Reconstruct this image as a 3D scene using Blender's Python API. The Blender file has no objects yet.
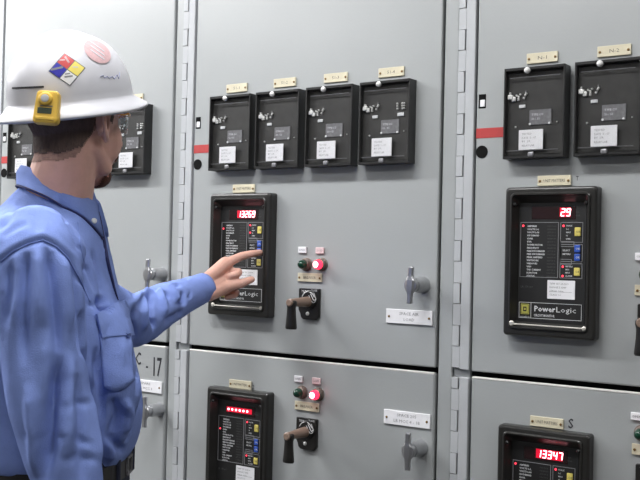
import bpy, bmesh, math, random
import numpy as np
from mathutils import Vector, Matrix, noise
from mathutils.bvhtree import BVHTree
random.seed(7)
S = bpy.context.scene
COL = S.collection
PI = math.pi

# ------------------------------------------------------------------ camera
CP = Vector((1.928316, -2.161883, 1.422462)); YAW, PIT, ROL, FPX = 0.595365, 0.016049, 0.0232386, 969.24
def cam_axes():
    cy, sy, cp, sp, cr, sr = math.cos(YAW), math.sin(YAW), math.cos(PIT), math.sin(PIT), math.cos(ROL), math.sin(ROL)
    f = Vector((-sy*cp, cy*cp, sp)); r = Vector((cy, sy, 0)); u = r.cross(f)
    return r*cr+u*sr, u*cr-r*sr, f
CR, CU, CF = cam_axes()
def ray(u, v): return (CR*((u-320)/FPX) - CU*((v-240)/FPX) + CF)
def C3(u, v, D): return CP + ray(u, v)*D                 # point at distance D along the view axis
def W(u, v, y=0.0):                                       # point on the switchgear front
    d = ray(u, v); return CP + d*((y-CP.y)/d.y)
cd = bpy.data.cameras.new('camera'); cam = bpy.data.objects.new('camera', cd); COL.objects.link(cam)
cd.sensor_width = 36; cd.lens = FPX/640*36; cd.clip_start = .05
cam.matrix_world = Matrix(((CR.x, CU.x, -CF.x, CP.x), (CR.y, CU.y, -CF.y, CP.y), (CR.z, CU.z, -CF.z, CP.z), (0, 0, 0, 1)))
S.camera = cam

# ------------------------------------------------------------------ materials
def mat(name, col, rough=.5, metal=0., bump=0., bscale=40., var=0., vscale=6., spec=.5, emit=None, estr=0., alpha=1., trans=0., aniso=None, rvar=0.):
    m = bpy.data.materials.new(name); m.use_nodes = True
    nt = m.node_tree; N = nt.nodes; Lk = nt.links; b = N['Principled BSDF']
    b.inputs['Base Color'].default_value = (*col, 1); b.inputs['Roughness'].default_value = rough
    b.inputs['Metallic'].default_value = metal; b.inputs['Specular IOR Level'].default_value = spec
    if trans: b.inputs['Transmission Weight'].default_value = trans
    if alpha < 1: b.inputs['Alpha'].default_value = alpha
    if emit: b.inputs['Emission Color'].default_value = (*emit, 1); b.inputs['Emission Strength'].default_value = estr
    tc = N.new('ShaderNodeTexCoord')
    mp = N.new('ShaderNodeMapping'); Lk.new(tc.outputs['Object'], mp.inputs['Vector'])
    if aniso: mp.inputs['Scale'].default_value = aniso
    if var or rvar:
        n = N.new('ShaderNodeTexNoise'); n.inputs['Scale'].default_value = vscale; n.inputs['Detail'].default_value = 6; n.inputs['Roughness'].default_value = .6
        Lk.new(mp.outputs[0], n.inputs['Vector'])
        if var:
            r = N.new('ShaderNodeMapRange'); r.inputs[1].default_value = .3; r.inputs[2].default_value = .7
            r.inputs[3].default_value = 1-var; r.inputs[4].default_value = 1+var; Lk.new(n.outputs['Fac'], r.inputs[0])
            x = N.new('ShaderNodeMix'); x.data_type = 'RGBA'; x.blend_type = 'MULTIPLY'; x.inputs[0].default_value = 1
            x.inputs[6].default_value = (*col, 1); Lk.new(r.outputs[0], x.inputs[7]); Lk.new(x.outputs[2], b.inputs['Base Color'])
        if rvar:
            q = N.new('ShaderNodeMapRange'); q.inputs[1].default_value = .3; q.inputs[2].default_value = .7
            q.inputs[3].default_value = rough-rvar; q.inputs[4].default_value = rough+rvar; Lk.new(n.outputs['Fac'], q.inputs[0]); Lk.new(q.outputs[0], b.inputs['Roughness'])
    if bump:
        n2 = N.new('ShaderNodeTexNoise'); n2.inputs['Scale'].default_value = bscale; n2.inputs['Detail'].default_value = 3
        Lk.new(mp.outputs[0], n2.inputs['Vector'])
        bp = N.new('ShaderNodeBump'); bp.inputs['Strength'].default_value = bump; bp.inputs['Distance'].default_value = .002
        Lk.new(n2.outputs['Fac'], bp.inputs['Height']); Lk.new(bp.outputs[0], b.inputs['Normal'])
    return m
M = {}
M['paint'] = mat('grey_enamel', (.342, .358, .360), .30, bump=.12, bscale=160, var=.035, vscale=2, spec=.9)
M['strip'] = mat('hinge_grey', (.43, .445, .46), .38, bump=.1, bscale=120, var=.05, vscale=8)
M['edge'] = mat('edge_highlight', (.72, .71, .68), .35, var=.1, vscale=30)
M['inside'] = mat('dark_interior', (.008, .008, .008), .9, spec=.1)
M['case'] = mat('black_case', (.016, .016, .016), .32, var=.2, vscale=20, bump=.05, bscale=90)
M['bezel'] = mat('charcoal_bezel', (.020, .0195, .018), .30, var=.15, vscale=14, bump=.12, bscale=220)
M['face'] = mat('relay_face', (.026, .0255, .024), .5, var=.45, vscale=22)
M['panelblack'] = mat('panel_black', (.008, .008, .008), .5)
M['white'] = mat('white_tag', (.78, .78, .80), .5, var=.04, vscale=60)
M['offwhite'] = mat('white_print', (.62, .63, .64), .5)
M['greyprint'] = mat('grey_print', (.22, .22, .23), .5)
M['dimprint'] = mat('dim_print', (.07, .07, .07), .5)
M['cream'] = mat('cream_plate', (.62, .57, .42), .45, var=.08, vscale=50)
M['ink'] = mat('engraved_ink', (.10, .09, .08), .6)
M['marker'] = mat('black_marker', (.02, .02, .025), .5)
M['brass'] = mat('brass_screw', (.20, .12, .04), .4, metal=.6)
M['silver'] = mat('bright_metal', (.78, .78, .76), .35, metal=.35, var=.15, vscale=90)
M['handle'] = mat('latch_metal', (.46, .465, .48), .30, metal=.85, bump=.1, bscale=120, var=.08, vscale=30)
M['plate'] = mat('etched_plate', (.20, .20, .21), .4, metal=.3, var=.25, vscale=120)
M['red'] = mat('red_stripe', (.42, .035, .035), .5, var=.08, vscale=30)
M['yellow'] = mat('yellow_key', (.66, .56, .13), .5)
M['blue'] = mat('blue_key', (.02, .08, .42), .5)
M['bakelite'] = mat('bakelite', (.014, .013, .012), .3, bump=.06, bscale=80)
def thin_glass(name, tint, rough):
    m = bpy.data.materials.new(name); m.use_nodes = True; nt = m.node_tree; N = nt.nodes; Lk = nt.links; N.remove(N['Principled BSDF'])
    t = N.new('ShaderNodeBsdfTransparent'); t.inputs[0].default_value = (*tint, 1); g = N.new('ShaderNodeBsdfGlossy'); g.inputs['Roughness'].default_value = rough
    f = N.new('ShaderNodeFresnel'); f.inputs['IOR'].default_value = 1.5; x = N.new('ShaderNodeMixShader'); ge = N.new('ShaderNodeNewGeometry'); su = N.new('ShaderNodeMath'); su.operation = 'SUBTRACT'; su.inputs[0].default_value = 1; mu = N.new('ShaderNodeMath'); mu.operation = 'MULTIPLY'
    Lk.new(ge.outputs['Backfacing'], su.inputs[1]); Lk.new(su.outputs[0], mu.inputs[0]); Lk.new(f.outputs[0], mu.inputs[1]); Lk.new(mu.outputs[0], x.inputs[0]); Lk.new(t.outputs[0], x.inputs[1]); Lk.new(g.outputs[0], x.inputs[2])
    Lk.new(x.outputs[0], N['Material Output'].inputs['Surface']); return m
M['glass'] = thin_glass('clear_cover', (.96, .96, .96), .08)
M['emblem'] = mat('emblem_yellow', (.50, .48, .10), .5)
M['green'] = mat('green_lens', (.005, .04, .022), .15)
M['socket'] = mat('lamp_socket', (.18, .14, .12), .35, metal=.4)
M['ledred'] = mat('led_lit', (.8, .05, .05), .4, emit=(1, .42, .48), estr=4.5)
M['ledglow'] = mat('led_bloom', (.25, .0, .01), .4, emit=(1, .01, .05), estr=.6)
M['ledfilter'] = mat('led_filter_dark', (.018, .007, .008), .25)
M['ledsmall'] = mat('led_small', (.8, .05, .05), .4, emit=(1, .05, .1), estr=1.2)
M['lensred'] = mat('red_lens', (.7, .02, .04), .2, emit=(1, .02, .06), estr=2.2)
M['lenscore'] = mat('red_lens_core', (1, .5, .5), .3, emit=(1, .35, .42), estr=7)
M['shirt'] = mat('blue_chambray', (.205, .285, .62), .85, bump=.55, bscale=420, var=.08, vscale=25, spec=.15)
M['trouser'] = mat('navy_denim', (.018, .022, .045), .9, bump=.3, bscale=300)
M['belt'] = mat('black_leather', (.012, .011, .011), .45, bump=.1, bscale=100)
M['skin'] = mat('skin', (.66, .385, .31), .5, bump=.15, bscale=160, var=.09, vscale=22, spec=.35)
M['skin'].node_tree.nodes['Principled BSDF'].inputs['Subsurface Weight'].default_value = .12
M['skin'].node_tree.nodes['Principled BSDF'].inputs['Subsurface Radius'].default_value = (.012, .005, .003)
M['hair'] = mat('short_brown_hair', (.095, .060, .046), .8, bump=.9, bscale=500, var=.3, vscale=120, aniso=(1, 1, .3))
M['beard'] = mat('reddish_beard', (.10, .035, .018), .8, bump=.8, bscale=400, var=.3, vscale=100)
M['nail'] = mat('nail', (.62, .38, .32), .35)
M['hat'] = mat('white_shell', (.61, .61, .645), .33, var=.03, vscale=9, spec=.5)
M['strap'] = mat('suspension', (.03, .03, .035), .7)
M['gasyellow'] = mat('yellow_plastic', (.68, .44, .065), .42, var=.05, vscale=30)
M['lcd'] = mat('lcd', (.06, .08, .06), .25)
M['clear'] = thin_glass('clear_lens', (.9, .92, .93), .04)
M['amber'] = mat('amber_temple', (.65, .28, .03), .25)
M['eyewhite'] = mat('eye_white', (.8, .78, .75), .2)
M['iris'] = mat('iris', (.08, .06, .04), .2)
M['shoe'] = mat('work_boot', (.05, .03, .018), .5, bump=.2)
M['stred'] = mat('sticker_red', (.55, .06, .06), .4); M['stblue'] = mat('sticker_blue', (.02, .02, .36), .4)
M['styellow'] = mat('sticker_yellow', (.80, .66, .12), .4); M['stwhite'] = mat('sticker_white', (.8, .8, .8), .4)
M['stpink'] = mat('faded_pink_print', (.60, .40, .41), .45, var=.12, vscale=200)
M['stline'] = mat('sticker_line', (.10, .12, .14), .5); M['signink'] = mat('blue_signature', (.25, .27, .45), .5)
M['floor'] = mat('concrete_floor', (.04, .04, .04), .5, var=.12, vscale=2.5, bump=.1, bscale=30)
M['ceil'] = mat('white_ceiling', (.42, .42, .42), .9, var=.02, vscale=4)
M['wall'] = mat('painted_wall', (.22, .22, .215), .8, var=.03, vscale=2, bump=.1, bscale=60)
M['tube'] = mat('lamp_diffuser', (.9, .9, .9), .5, emit=(1, .99, .97), estr=9)
M['fixture'] = mat('fixture_white', (.7, .7, .7), .5)

# ------------------------------------------------------------------ helpers
def setp(o, label=None, cat=None, group=None, kind=None):
    for k, v in (('label', label), ('category', cat), ('group', group), ('kind', kind)):
        if v: o[k] = v
    return o
def empty(name, loc, label, cat, group=None, rz=0.):
    o = bpy.data.objects.new(name, None); COL.objects.link(o); o.location = loc; o.rotation_euler = (0, 0, rz)
    o.empty_display_size = .02
    return setp(o, label, cat, group)
def obj(name, bm, m, parent=None, smooth=False, label=None):
    me = bpy.data.meshes.new(name)
    if isinstance(bm, bpy.types.Mesh): me = bm
    else:
        bmesh.ops.recalc_face_normals(bm, faces=bm.faces[:]); bm.to_mesh(me); bm.free()
    if smooth:
        for p in me.polygons: p.use_smooth = True
    o = bpy.data.objects.new(name, me); COL.objects.link(o)
    for k in (m if isinstance(m, (list, tuple)) else [m]): me.materials.append(M[k])
    if parent: o.parent = parent
    if label: o['label'] = label
    return o
def box(bm, x0, x1, y0, y1, z0, z1, bev=0., seg=1, mi=0, mtx=None):
    g = bmesh.ops.create_cube(bm, size=1); vs = g['verts']
    for v in vs:
        v.co = Vector((x0+(x1-x0)*(v.co.x+.5), y0+(y1-y0)*(v.co.y+.5), z0+(z1-z0)*(v.co.z+.5)))
    fs = list({f for v in vs for f in v.link_faces})
    if bev:
        es = list({e for v in vs for e in v.link_edges})
        r = bmesh.ops.bevel(bm, geom=es, offset=bev, segments=seg, affect='EDGES', profile=.5)
        fs = [f for f in bm.faces if f.index == -1 or f in r['faces']] if 0 else list(set(r['faces']) | {f for f in fs if f.is_valid})
    for f in fs: f.material_index = mi
    if mtx is not None:
        for v in {v for f in fs for v in f.verts}: v.co = mtx @ v.co
    return fs
def cyl(bm, a, b, r0, r1=None, n=20, cap=True):
    a = Vector(a); b = Vector(b); r1 = r0 if r1 is None else r1
    d = (b-a).normalized(); q = d.to_track_quat('Z', 'Y'); X = q @ Vector((1, 0, 0)); Y = q @ Vector((0, 1, 0))
    A = [bm.verts.new(a+(X*math.cos(t)+Y*math.sin(t))*r0) for t in [2*PI*i/n for i in range(n)]]
    B = [bm.verts.new(b+(X*math.cos(t)+Y*math.sin(t))*r1) for t in [2*PI*i/n for i in range(n)]]
    for i in range(n): bm.faces.new((A[i], A[(i+1) % n], B[(i+1) % n], B[i]))
    if cap: bm.faces.new(A[::-1]); bm.faces.new(B)
def lathe(bm, c, d, prof, n=24):                          # prof: (along d, radius)
    c = Vector(c); d = Vector(d).normalized(); q = d.to_track_quat('Z', 'Y'); X = q @ Vector((1, 0, 0)); Y = q @ Vector((0, 1, 0))
    rings = [[bm.verts.new(c+d*h+(X*math.cos(2*PI*i/n)+Y*math.sin(2*PI*i/n))*max(r, 1e-5)) for i in range(n)] for h, r in prof]
    for A, B in zip(rings, rings[1:]):
        for i in range(n): bm.faces.new((A[i], A[(i+1) % n], B[(i+1) % n], B[i]))
    bm.faces.new(rings[0][::-1]); bm.faces.new(rings[-1])
def tube(bm, pts, rad, n=8, flat=1.0):                     # capped tube along a polyline
    pts = [Vector(p) for p in pts]; rad = rad if isinstance(rad, (list, tuple)) else [rad]*len(pts)
    up = None; rings = []
    for i, p in enumerate(pts):
        t = (pts[min(i+1, len(pts)-1)]-pts[max(i-1, 0)]).normalized()
        if up is None: up = t.orthogonal().normalized()
        up = (up-t*up.dot(t)).normalized(); s = t.cross(up)
        rings.append([bm.verts.new(p+(up*math.cos(2*PI*k/n)+s*math.sin(2*PI*k/n)*flat)*rad[i]) for k in range(n)])
    for A, B in zip(rings, rings[1:]):
        for k in range(n): bm.faces.new((A[k], A[(k+1) % n], B[(k+1) % n], B[k]))
    bm.faces.new(rings[0][::-1]); bm.faces.new(rings[-1])
def ell(bm, c, r, rot=None, n=20):
    g = bmesh.ops.create_uvsphere(bm, u_segments=n, v_segments=max(8, n//2+2), radius=1)
    R3 = rot if rot is not None else Matrix.Identity(3)
    for v in g['verts']: v.co = Vector(c)+R3 @ Vector((v.co.x*r[0], v.co.y*r[1], v.co.z*r[2]))
def limb(bm, pts, rads, n=16, sq=1.0, axis=None):          # tapered limb with round ends
    pts = [Vector(p) for p in pts]
    P, Rr = [], []
    for i in range(len(pts)-1):
        k = 6
        for j in range(k + (i == len(pts)-2)):
            t = j/k; P.append(pts[i].lerp(pts[i+1], t)); Rr.append(rads[i]*(1-t)+rads[i+1]*t)
    d0 = (P[0]-P[1]).normalized(); d1 = (P[-1]-P[-2]).normalized()
    a = [(P[0]+d0*Rr[0]*math.sin(x), Rr[0]*math.cos(x)) for x in (1.45, 1.1, .7, .35)]
    b = [(P[-1]+d1*Rr[-1]*math.sin(x), Rr[-1]*math.cos(x)) for x in (.35, .7, 1.1, 1.45)]
    tube(bm, [q[0] for q in a]+P+[q[0] for q in b], [q[1] for q in a]+Rr+[q[1] for q in b], n, sq)
_font = {}
def text_faces(bm, s, x, z, h, y=-.0006, bold=0., align='LEFT', width=None, thick=.0004, mi=0, mtx=None):
    key = (s, bold, align)
    if key not in _font:
        c = bpy.data.curves.new('lettering', 'FONT'); c.body = s; c.size = 1; c.align_x = align; c.resolution_u = 1; c.offset = bold; c.fill_mode = 'FRONT'
        o = bpy.data.objects.new('lettering', c); COL.objects.link(o); dg = bpy.context.evaluated_depsgraph_get(); dg.update()
        me = bpy.data.meshes.new_from_object(o.evaluated_get(dg))
        _font[key] = ([v.co.copy() for v in me.vertices], [tuple(p.vertices) for p in me.polygons])
        bpy.data.objects.remove(o); bpy.data.curves.remove(c); bpy.data.meshes.remove(me)
    vs, fs = _font[key]
    if not vs: return
    w = max(v.x for v in vs)-min(v.x for v in vs); sc = h/.70; sx = sc if width is None else width/w
    nv = []
    for v in vs:
        p = Vector((x+v.x*sx, y, z+v.y*sc)); nv.append(bm.verts.new(mtx @ p if mtx is not None else p))
    for f in fs:
        try: bm.faces.new([nv[i] for i in f]).material_index = mi
        except ValueError: pass
def new(): return bmesh.new()
def dup(root, loc, label, group=None):
    r = root.copy(); COL.objects.link(r); r.location = loc; r['label'] = label
    if group: r['group'] = group
    for ch in list(root.children):
        c = ch.copy(); COL.objects.link(c); c.parent = r
        for g in list(ch.children):
            d = g.copy(); COL.objects.link(d); d.parent = c
    return r

# ------------------------------------------------------------------ the room
def struct(name, bm, m): return setp(obj(name, bm, m), kind='structure')
X0, X1, Y0, Y1, ZC = -5.2, 4.6, -4.6, .78, 3.05
bm = new(); box(bm, X0, X1, Y0, Y1, -.1, 0); struct('floor', bm, 'floor')
bm = new(); box(bm, X0, X1, Y0, Y1, ZC, ZC+.1); struct('ceiling', bm, 'ceil')
bm = new(); box(bm, X0-.1, X0, Y0, Y1, 0, ZC); struct('wall_left', bm, 'wall')
bm = new(); box(bm, X1, X1+.1, Y0, Y1, 0, ZC); struct('wall_right', bm, 'wall')
bm = new(); box(bm, X0-.1, X1+.1, Y1, Y1+.1, 0, ZC); struct('wall_back', bm, 'wall')
bm = new(); box(bm, X0-.1, X1+.1, Y0-.1, Y0, 0, ZC); struct('wall_front', bm, 'wall')
FIX = []
for j, (fy, nm) in enumerate(((-1.12, 'nearer the switchgear'), (-2.7, 'farther from the switchgear'))):
    for i, fx in enumerate((-3.7, -1.6, .5, 2.6)):
        t = empty('ceiling_light', (fx, fy, ZC), '%s white fluorescent ceiling light from the left, row %s' % (('first', 'second', 'third', 'fourth')[i], nm), 'ceiling light', 'fluorescent ceiling lights')
        bm = new(); box(bm, -.62, .62, -.15, .15, -.06, 0, .006); obj('housing', bm, 'fixture', t)
        bm = new(); box(bm, -.59, .59, -.125, .125, -.068, -.061, .003); obj('diffuser', bm, 'tube', t)
        ld = bpy.data.lights.new('lamp_glow', 'AREA'); ld.shape = 'RECTANGLE'; ld.size = 1.18; ld.size_y = .25; ld.energy = (102, 55, 25, 9)[i]*(1, .24)[j]; ld.color = (.985, .985, 1)
        lo = bpy.data.objects.new('lamp_glow', ld); COL.objects.link(lo); lo.parent = t; lo.location = (0, 0, -.072)

# ------------------------------------------------------------------ switchgear cabinets
PITCH = (-1.772, -.8865, 0., .911, 1.822)       # hinge side of each cabinet's door
DW = (.818, .8015, .818, .818, .818)
ZS0, ZS1, ZT, ZB = 1.1375, 1.1505, 2.37, .06
def hinge(bm, z0, z1):
    box(bm, -.025, .0, -.004, .02, z0, z1, .0015)
    z = z0; k = int((z0-1.2082+.0)/.1038)-2
    while True:
        a = 1.2082+.1038*k; b = a+.0519; k += 1
        if a > z1: break
        for p, q, y, xr, g_ in ((a, b, -.0052, -.0277, .0012), (b, a+.1038, -.004, -.0245, 0)):
            p = max(p, z0); q = min(q, z1)
            if q-p > .004: box(bm, -.045, xr, y, .02, p+g_, q-g_, .0006)
def latch(parent, x, z, ang=0.):
    bm = new()
    lathe(bm, (x, 0, z), (0, -1, 0), [(0, .0215), (.003, .0210), (.030, .0190), (.046, .0175), (.047, .0140), (.058, .0140)], 28)
    # wing grip: round boss with a tapering bar above and below
    lathe(bm, (x, -.056, z), (0, -1, 0), [(0, .0140), (.001, .0180), (.008, .0185), (.011, .0165), (.012, .004)], 28)
    c, s = math.cos(ang), math.sin(ang)
    R = Matrix.Translation((x, -.064, z)) @ Matrix.Rotation(ang, 4, 'Y')
    for sg in (1, -1):
        ring = []
        for t, w, d in ((0, .0125, .007), (.012, .0120, .0066), (.021, .0072, .0056), (.030, .0066, .0054), (.043, .0066, .0054), (.0455, .0058, .0046)):
            ring.append([bm.verts.new(R @ Vector((w*a, d*b, sg*t))) for a, b in ((-1, -.6), (-.6, -1), (.6, -1), (1, -.6), (1, .6), (.6, 1), (-.6, 1), (-1, .6))])
        for A, B in zip(ring, ring[1:]):
            for i in range(8): bm.faces.new((A[i], A[(i+1) % 8], B[(i+1) % 8], B[i]))
        bm.faces.new(ring[0]); bm.faces.new(ring[-1])
    return obj('latch_handle', bm, 'handle', parent, smooth=False)
CAB_LABELS = ['grey switchgear cabinet at far left, beyond the one behind the worker',
              'grey steel switchgear cabinet behind the worker, hand-lettered 17 on its lower door',
              'middle grey steel switchgear cabinet, carrying the panel the worker is touching',
              'grey steel switchgear cabinet at right, its upper meter showing 29',
              'grey switchgear cabinet at far right, beyond the one whose meter shows 29']
doors = {}
for k, hx in enumerate(PITCH):
    DOORW = DW[k]
    t = empty('switchgear_cabinet', (hx, 0, 0), CAB_LABELS[k], 'electrical cabinet', 'row of switchgear cabinets')
    w = (PITCH[k+1]-hx if k < 4 else .911)
    pe = w-.0465                                     # post right edge
    bm = new(); box(bm, -.0455, w-.0465, .034, .74, 0, ZT+.02); obj('carcass', bm, 'inside' if 0 else 'paint', t)
    bm = new(); box(bm, -.0455, w-.047, .0215, .0335, ZB, ZT); obj('recess_backing', bm, 'inside', t)
    bm = new(); box(bm, DOORW+.0065, pe-.002, .004, .03, 0, ZT+.02, .002); obj('post', bm, 'paint', t)
    bm = new(); box(bm, -.0455, DOORW+.0065, .004, .03, ZT+.003, ZT+.02, .002); obj('rail', bm, 'paint', t)
    bm = new(); box(bm, -.0455, DOORW+.0065, .004, .03, .0, ZB-.004, .002); obj('rail', bm, 'paint', t)
    bm = new(); hinge(bm, ZS1+.002, ZT); obj('hinge', bm, 'strip', t)
    bm = new(); hinge(bm, ZB, ZS0-.004); obj('hinge', bm, 'strip', t)
    bm = new(); box(bm, -.0445, -.002, .010, .02, ZS0-.004, ZS1+.002); obj('hinge_spacer', bm, 'paint', t)
    bm = new(); box(bm, .005, DOORW, 0, .0205, ZS1, ZT, .0035, 3); up = obj('door', bm, 'paint', t, label='upper door')
    bm = new(); box(bm, .005, DOORW, 0, .0205, ZB, ZS0, .0065, 4); lowd = obj('door', bm, 'paint', t, label='lower door')
    bm = new(); box(bm, .0075, DOORW-.0025, -.0010, .006, ZS0-.0048, ZS0+.0008, .0022, 3); obj('top_highlight', bm, 'edge', lowd, label='bright top edge, painted highlight')  # highlight on the door's lit top edge, put in as a pale strip
    doors[k] = (t, up, lowd)
    latch(up, .7785, 1.355, .03); latch(lowd, .7815, .948, .0)
    if 1 <= k <= 3:
        zz = (1.806, 1.806, 1.8055)[k-1]
        bm = new(); box(bm, .0105, .0295, -.0012, .0002, 1.789, 1.8235, .0008); sl = obj('slot', bm, 'inside', up)
        bm = new(); box(bm, .0150, .0275, -.0030, 0, 1.7925, 1.8095, .001, 1)
        catch = obj('slot_catch', bm, 'white', up)
        bm = new(); cyl(bm, (.0215, -.0014, 1.683), (.0215, .0002, 1.683), .0155, n=28); obj('lock_hole', bm, 'inside', up)
        bm = new(); box(bm, .0055, .0895, -.0008, .0002, 1.7165, 1.7405); obj('red_tape', bm, 'red', up)
        
def wxz(u, v): p = W(u, v); return p.x, p.z
# marker lettering on the doors
t0 = doors[1]
def door_text(parts, door, hx, nm='hand_lettering'):
    bm = new()
    for s, x, z, h, wd in parts: text_faces(bm, s, x-hx, z, h, y=-.0005, bold=.012, width=wd)
    return obj(nm, bm, 'marker', door)
x2, z2 = wxz(150.5, 374.5)
door_text([('17', x2+.004, z2-.002, .056, .034), ('-', x2-.020, z2+.012, .03, .008), ('C', x2-.066, z2+.026, .038, .024)], t0[2], PITCH[1])
x, z = wxz(568, 427); door_text([('S', x, z-.002, .022, .012)], doors[3][2], PITCH[3])
x, z = wxz(252.5, 388); door_text([('2', x, z-.003, .012, .007)], doors[2][2], PITCH[2])
x, z = wxz(576, 180.5); door_text([('T', x, z, .010, .006)], doors[3][1], PITCH[3])

# ------------------------------------------------------------------ nameplates
def plate_base(t, w, h, m, th=.004):
    bm = new(); box(bm, -w/2, w/2, -th, 0, -h/2, h/2, .0007); obj('plate', bm, m, t)
    for s in (-1, 1):
        bm = new(); lathe(bm, (s*(w/2-.006 if w < .1 else s*s*(w/2-.009)), -th, -.001), (0, -1, 0), [(0, .0032), (.0012, .0028), (.0018, .001)], 10)
        obj('screw', bm, 'brass', t)
def nameplate(cx, cz, label, group, lines, w=.076, h=.0245, m='cream', ink='ink', th=.004):
    t = empty('nameplate', (cx, -.0003, cz), label, 'nameplate', group)
    plate_base(t, w, h, m, th)
    for s, z, hh, wd in lines:
        bm = new(); text_faces(bm, s, -wd/2, z, hh, y=-th-.0004, width=wd); obj('lettering', bm, ink, t)
    return t
RGRP = 'cream nameplates above the black relays'
REL = {}     # relay anchor positions (left, bottom) on the door
relx = {2: [.0905, .2585, .4290, .5995], 3: [1.0010, 1.172, 1.343, 1.514]}
RW, RH, RD, RZ = .149, .2135, .034, 1.6595
names = ('first', 'second', 'third', 'fourth')
for k in (2, 3):
    px = {2: [(236.5, 88), (284.5, 82.5), (335.5, 77.5), (391, 72)], 3: [(542, 57.5), (614, 50.5)]}[k]
    for i, (u, v) in enumerate(px):
        p = W(u, v, -.004)
        nameplate(p.x, p.z, 'small cream nameplate over the %s black relay from the left on the %s cabinet' % (names[i], 'middle' if k == 2 else 'right-hand'), RGRP, [('%s-%d' % ('51' if k == 2 else 'N', i+1), -.004, .008, .022)])
    if k == 3:
        nameplate(p.x+.171, p.z, 'small cream nameplate over the third black relay of the right-hand cabinet', RGRP, [('N-3', -.004, .008, .022)])
for i in range(4):
    nameplate(.161-.8865-.012+i*.1645, 1.898, 'cream nameplate over the %s black relay from the left behind the worker' % names[i], RGRP, [('50-%d' % (i+1), -.004, .008, .022)])

# ------------------------------------------------------------------ protective relays
def build_relay(loc, label, group, fourth=False):
    t = empty('protective_relay', loc, label, 'relay', group)
    w, h, d = RW, RH, RD; th = .0045
    bm = new()                                             # open-fronted case: back + four sides
    box(bm, 0, w, -.004, 0, 0, h)
    box(bm, 0, th, -d, -.003, 0, h, .001); box(bm, w-th, w, -d, -.003, 0, h, .001)
    box(bm, .001, w-.001, -d, -.003, h-th*1.6, h, .001); box(bm, .001, w-.001, -d, -.003, 0, th*1.5, .001)
    obj('case', bm, 'case', t)
    bm = new(); box(bm, th+.0005, w-th-.0005, -.0205, -.0042, .0085, h-.0095); face = obj('faceplate', bm, 'face', t)
    bm = new()                                             # glints on the cover's upper and lower edges, modelled as pale strips
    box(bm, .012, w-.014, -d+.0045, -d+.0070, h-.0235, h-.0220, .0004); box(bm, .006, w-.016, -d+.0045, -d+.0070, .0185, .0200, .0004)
    obj('edge_glint', bm, 'plate', t)
    bm = new(); box(bm, .060, .114, -.0228, -.0205, .078, .114, .001)
    obj('rating_plate', bm, 'plate', t)
    bm = new(); text_faces(bm, 'TYPE CO', .066, .1, .005, y=-.0233); text_faces(bm, '50 / 51', .066, .09, .005, y=-.0233)
    for xx in (.062, .109): lathe(bm, (xx, -.0226, .081), (0, -1, 0), [(0, .0030), (.0016, .0026)], 8)
    obj('plate_marking', bm, 'white', t)
    bm = new(); box(bm, .034, .0505, -.0236, -.0205, .1195, .1275, .0014, 2)
    if fourth: box(bm, .108, .127, -.0236, -.0205, .121, .130, .0014, 2)
    obj('dial_window', bm, 'offwhite', t)
    bm = new()                                             # cluster of bright contacts and screws
    rr = random.Random(11)
    box(bm, .007, .020, -.0285, -.0205, .141, .152, .002, 2); box(bm, .016, .026, -.0265, -.0205, .136, .147, .002, 2); box(bm, .011, .015, -.0280, -.0205, .150, .158, .001)
    for (xx, zz) in ((.033, .147), (.033, .139), (.037, .152), (.050, .150), (.046, .143), (.052, .153), (.033, .143), (.028, .150)):
        lathe(bm, (xx, -.0205, zz), (0, -1, 0), [(0, .0024), (.004, .0024), (.0055, .001)], 8)
    if fourth:
        for xx in (.108, .122, .128):
            for zz in (.140, .147, .153): lathe(bm, (xx, -.0205, zz), (0, -1, 0), [(0, .0024), (.004, .0023), (.0052, .001)], 8)
    lathe(bm, (.026, -.0205, .076), (0, -1, 0), [(0, .0026), (.003, .0018)], 8); lathe(bm, (.127, -.0205, .083), (0, -1, 0), [(0, .0018), (.003, .0012)], 8)
    obj('contact_cluster', bm, 'silver', t)
    bm = new(); tube(bm, [(.048, -.023, .139), (.05, -.0245, .148), (.051, -.023, .160)], .0010, 6); obj('spring', bm, 'greyprint', t)
    bm = new(); box(bm, .038, .0975, -d+.0035, -d+.0055, .020, .067, .0008, 1)
    tag = obj('inspection_tag', bm, 'white', t)
    bm = new()
    for s, zz, ww in (('TESTED', .057, .024), ('DATE  5 - 07', .048, .034), ('BY  J.R.', .040, .022), ('RELAY LAB', .030, .030)):
        text_faces(bm, s, .046, zz-.002, .0045, y=-d+.0031, width=ww)
    obj('tag_print', bm, 'greyprint', tag)
    bm = new(); lathe(bm, (w*.385, -d+.003, h-.008), (0, -1, 0), [(0, .0075), (.004, .0075), (.007, .0055), (.009, .002)], 14)
    obj('cover_nut', bm, 'silver', t)
    bm = new(); box(bm, w*.42, w*.52, -d-.003, -d+.004, .003, .0145, .003, 2); obj('bottom_latch', bm, 'plate', t)
    bm = new(); box(bm, th, w-th, -d+.0005, -d+.0018, th*1.5, h-th*1.6); obj('clear_cover', bm, 'glass', t)
    return t
GRP = 'black relays with clear covers'
sh = 'glass-covered black relay, '
protoA = build_relay((relx[2][0], 0, RZ), sh+'leftmost of the four on the middle cabinet', GRP)
protoB = build_relay((relx[2][3], 0, RZ), sh+'rightmost of the four on the middle cabinet', GRP, True)
dup(protoA, (relx[2][1], 0, RZ), sh+'second from the left of the four on the middle cabinet')
dup(protoA, (relx[2][2], 0, RZ), sh+'third from the left of the four on the middle cabinet')
for i, s in enumerate(('next to the red stripe on the right-hand cabinet', 'cut by the right edge of the photo on the right-hand cabinet', 'third from left on the right-hand cabinet')):
    dup(protoA, (relx[3][i], 0, RZ), sh+s)
x0c = relx[2][0]-.8865-.012
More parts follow.
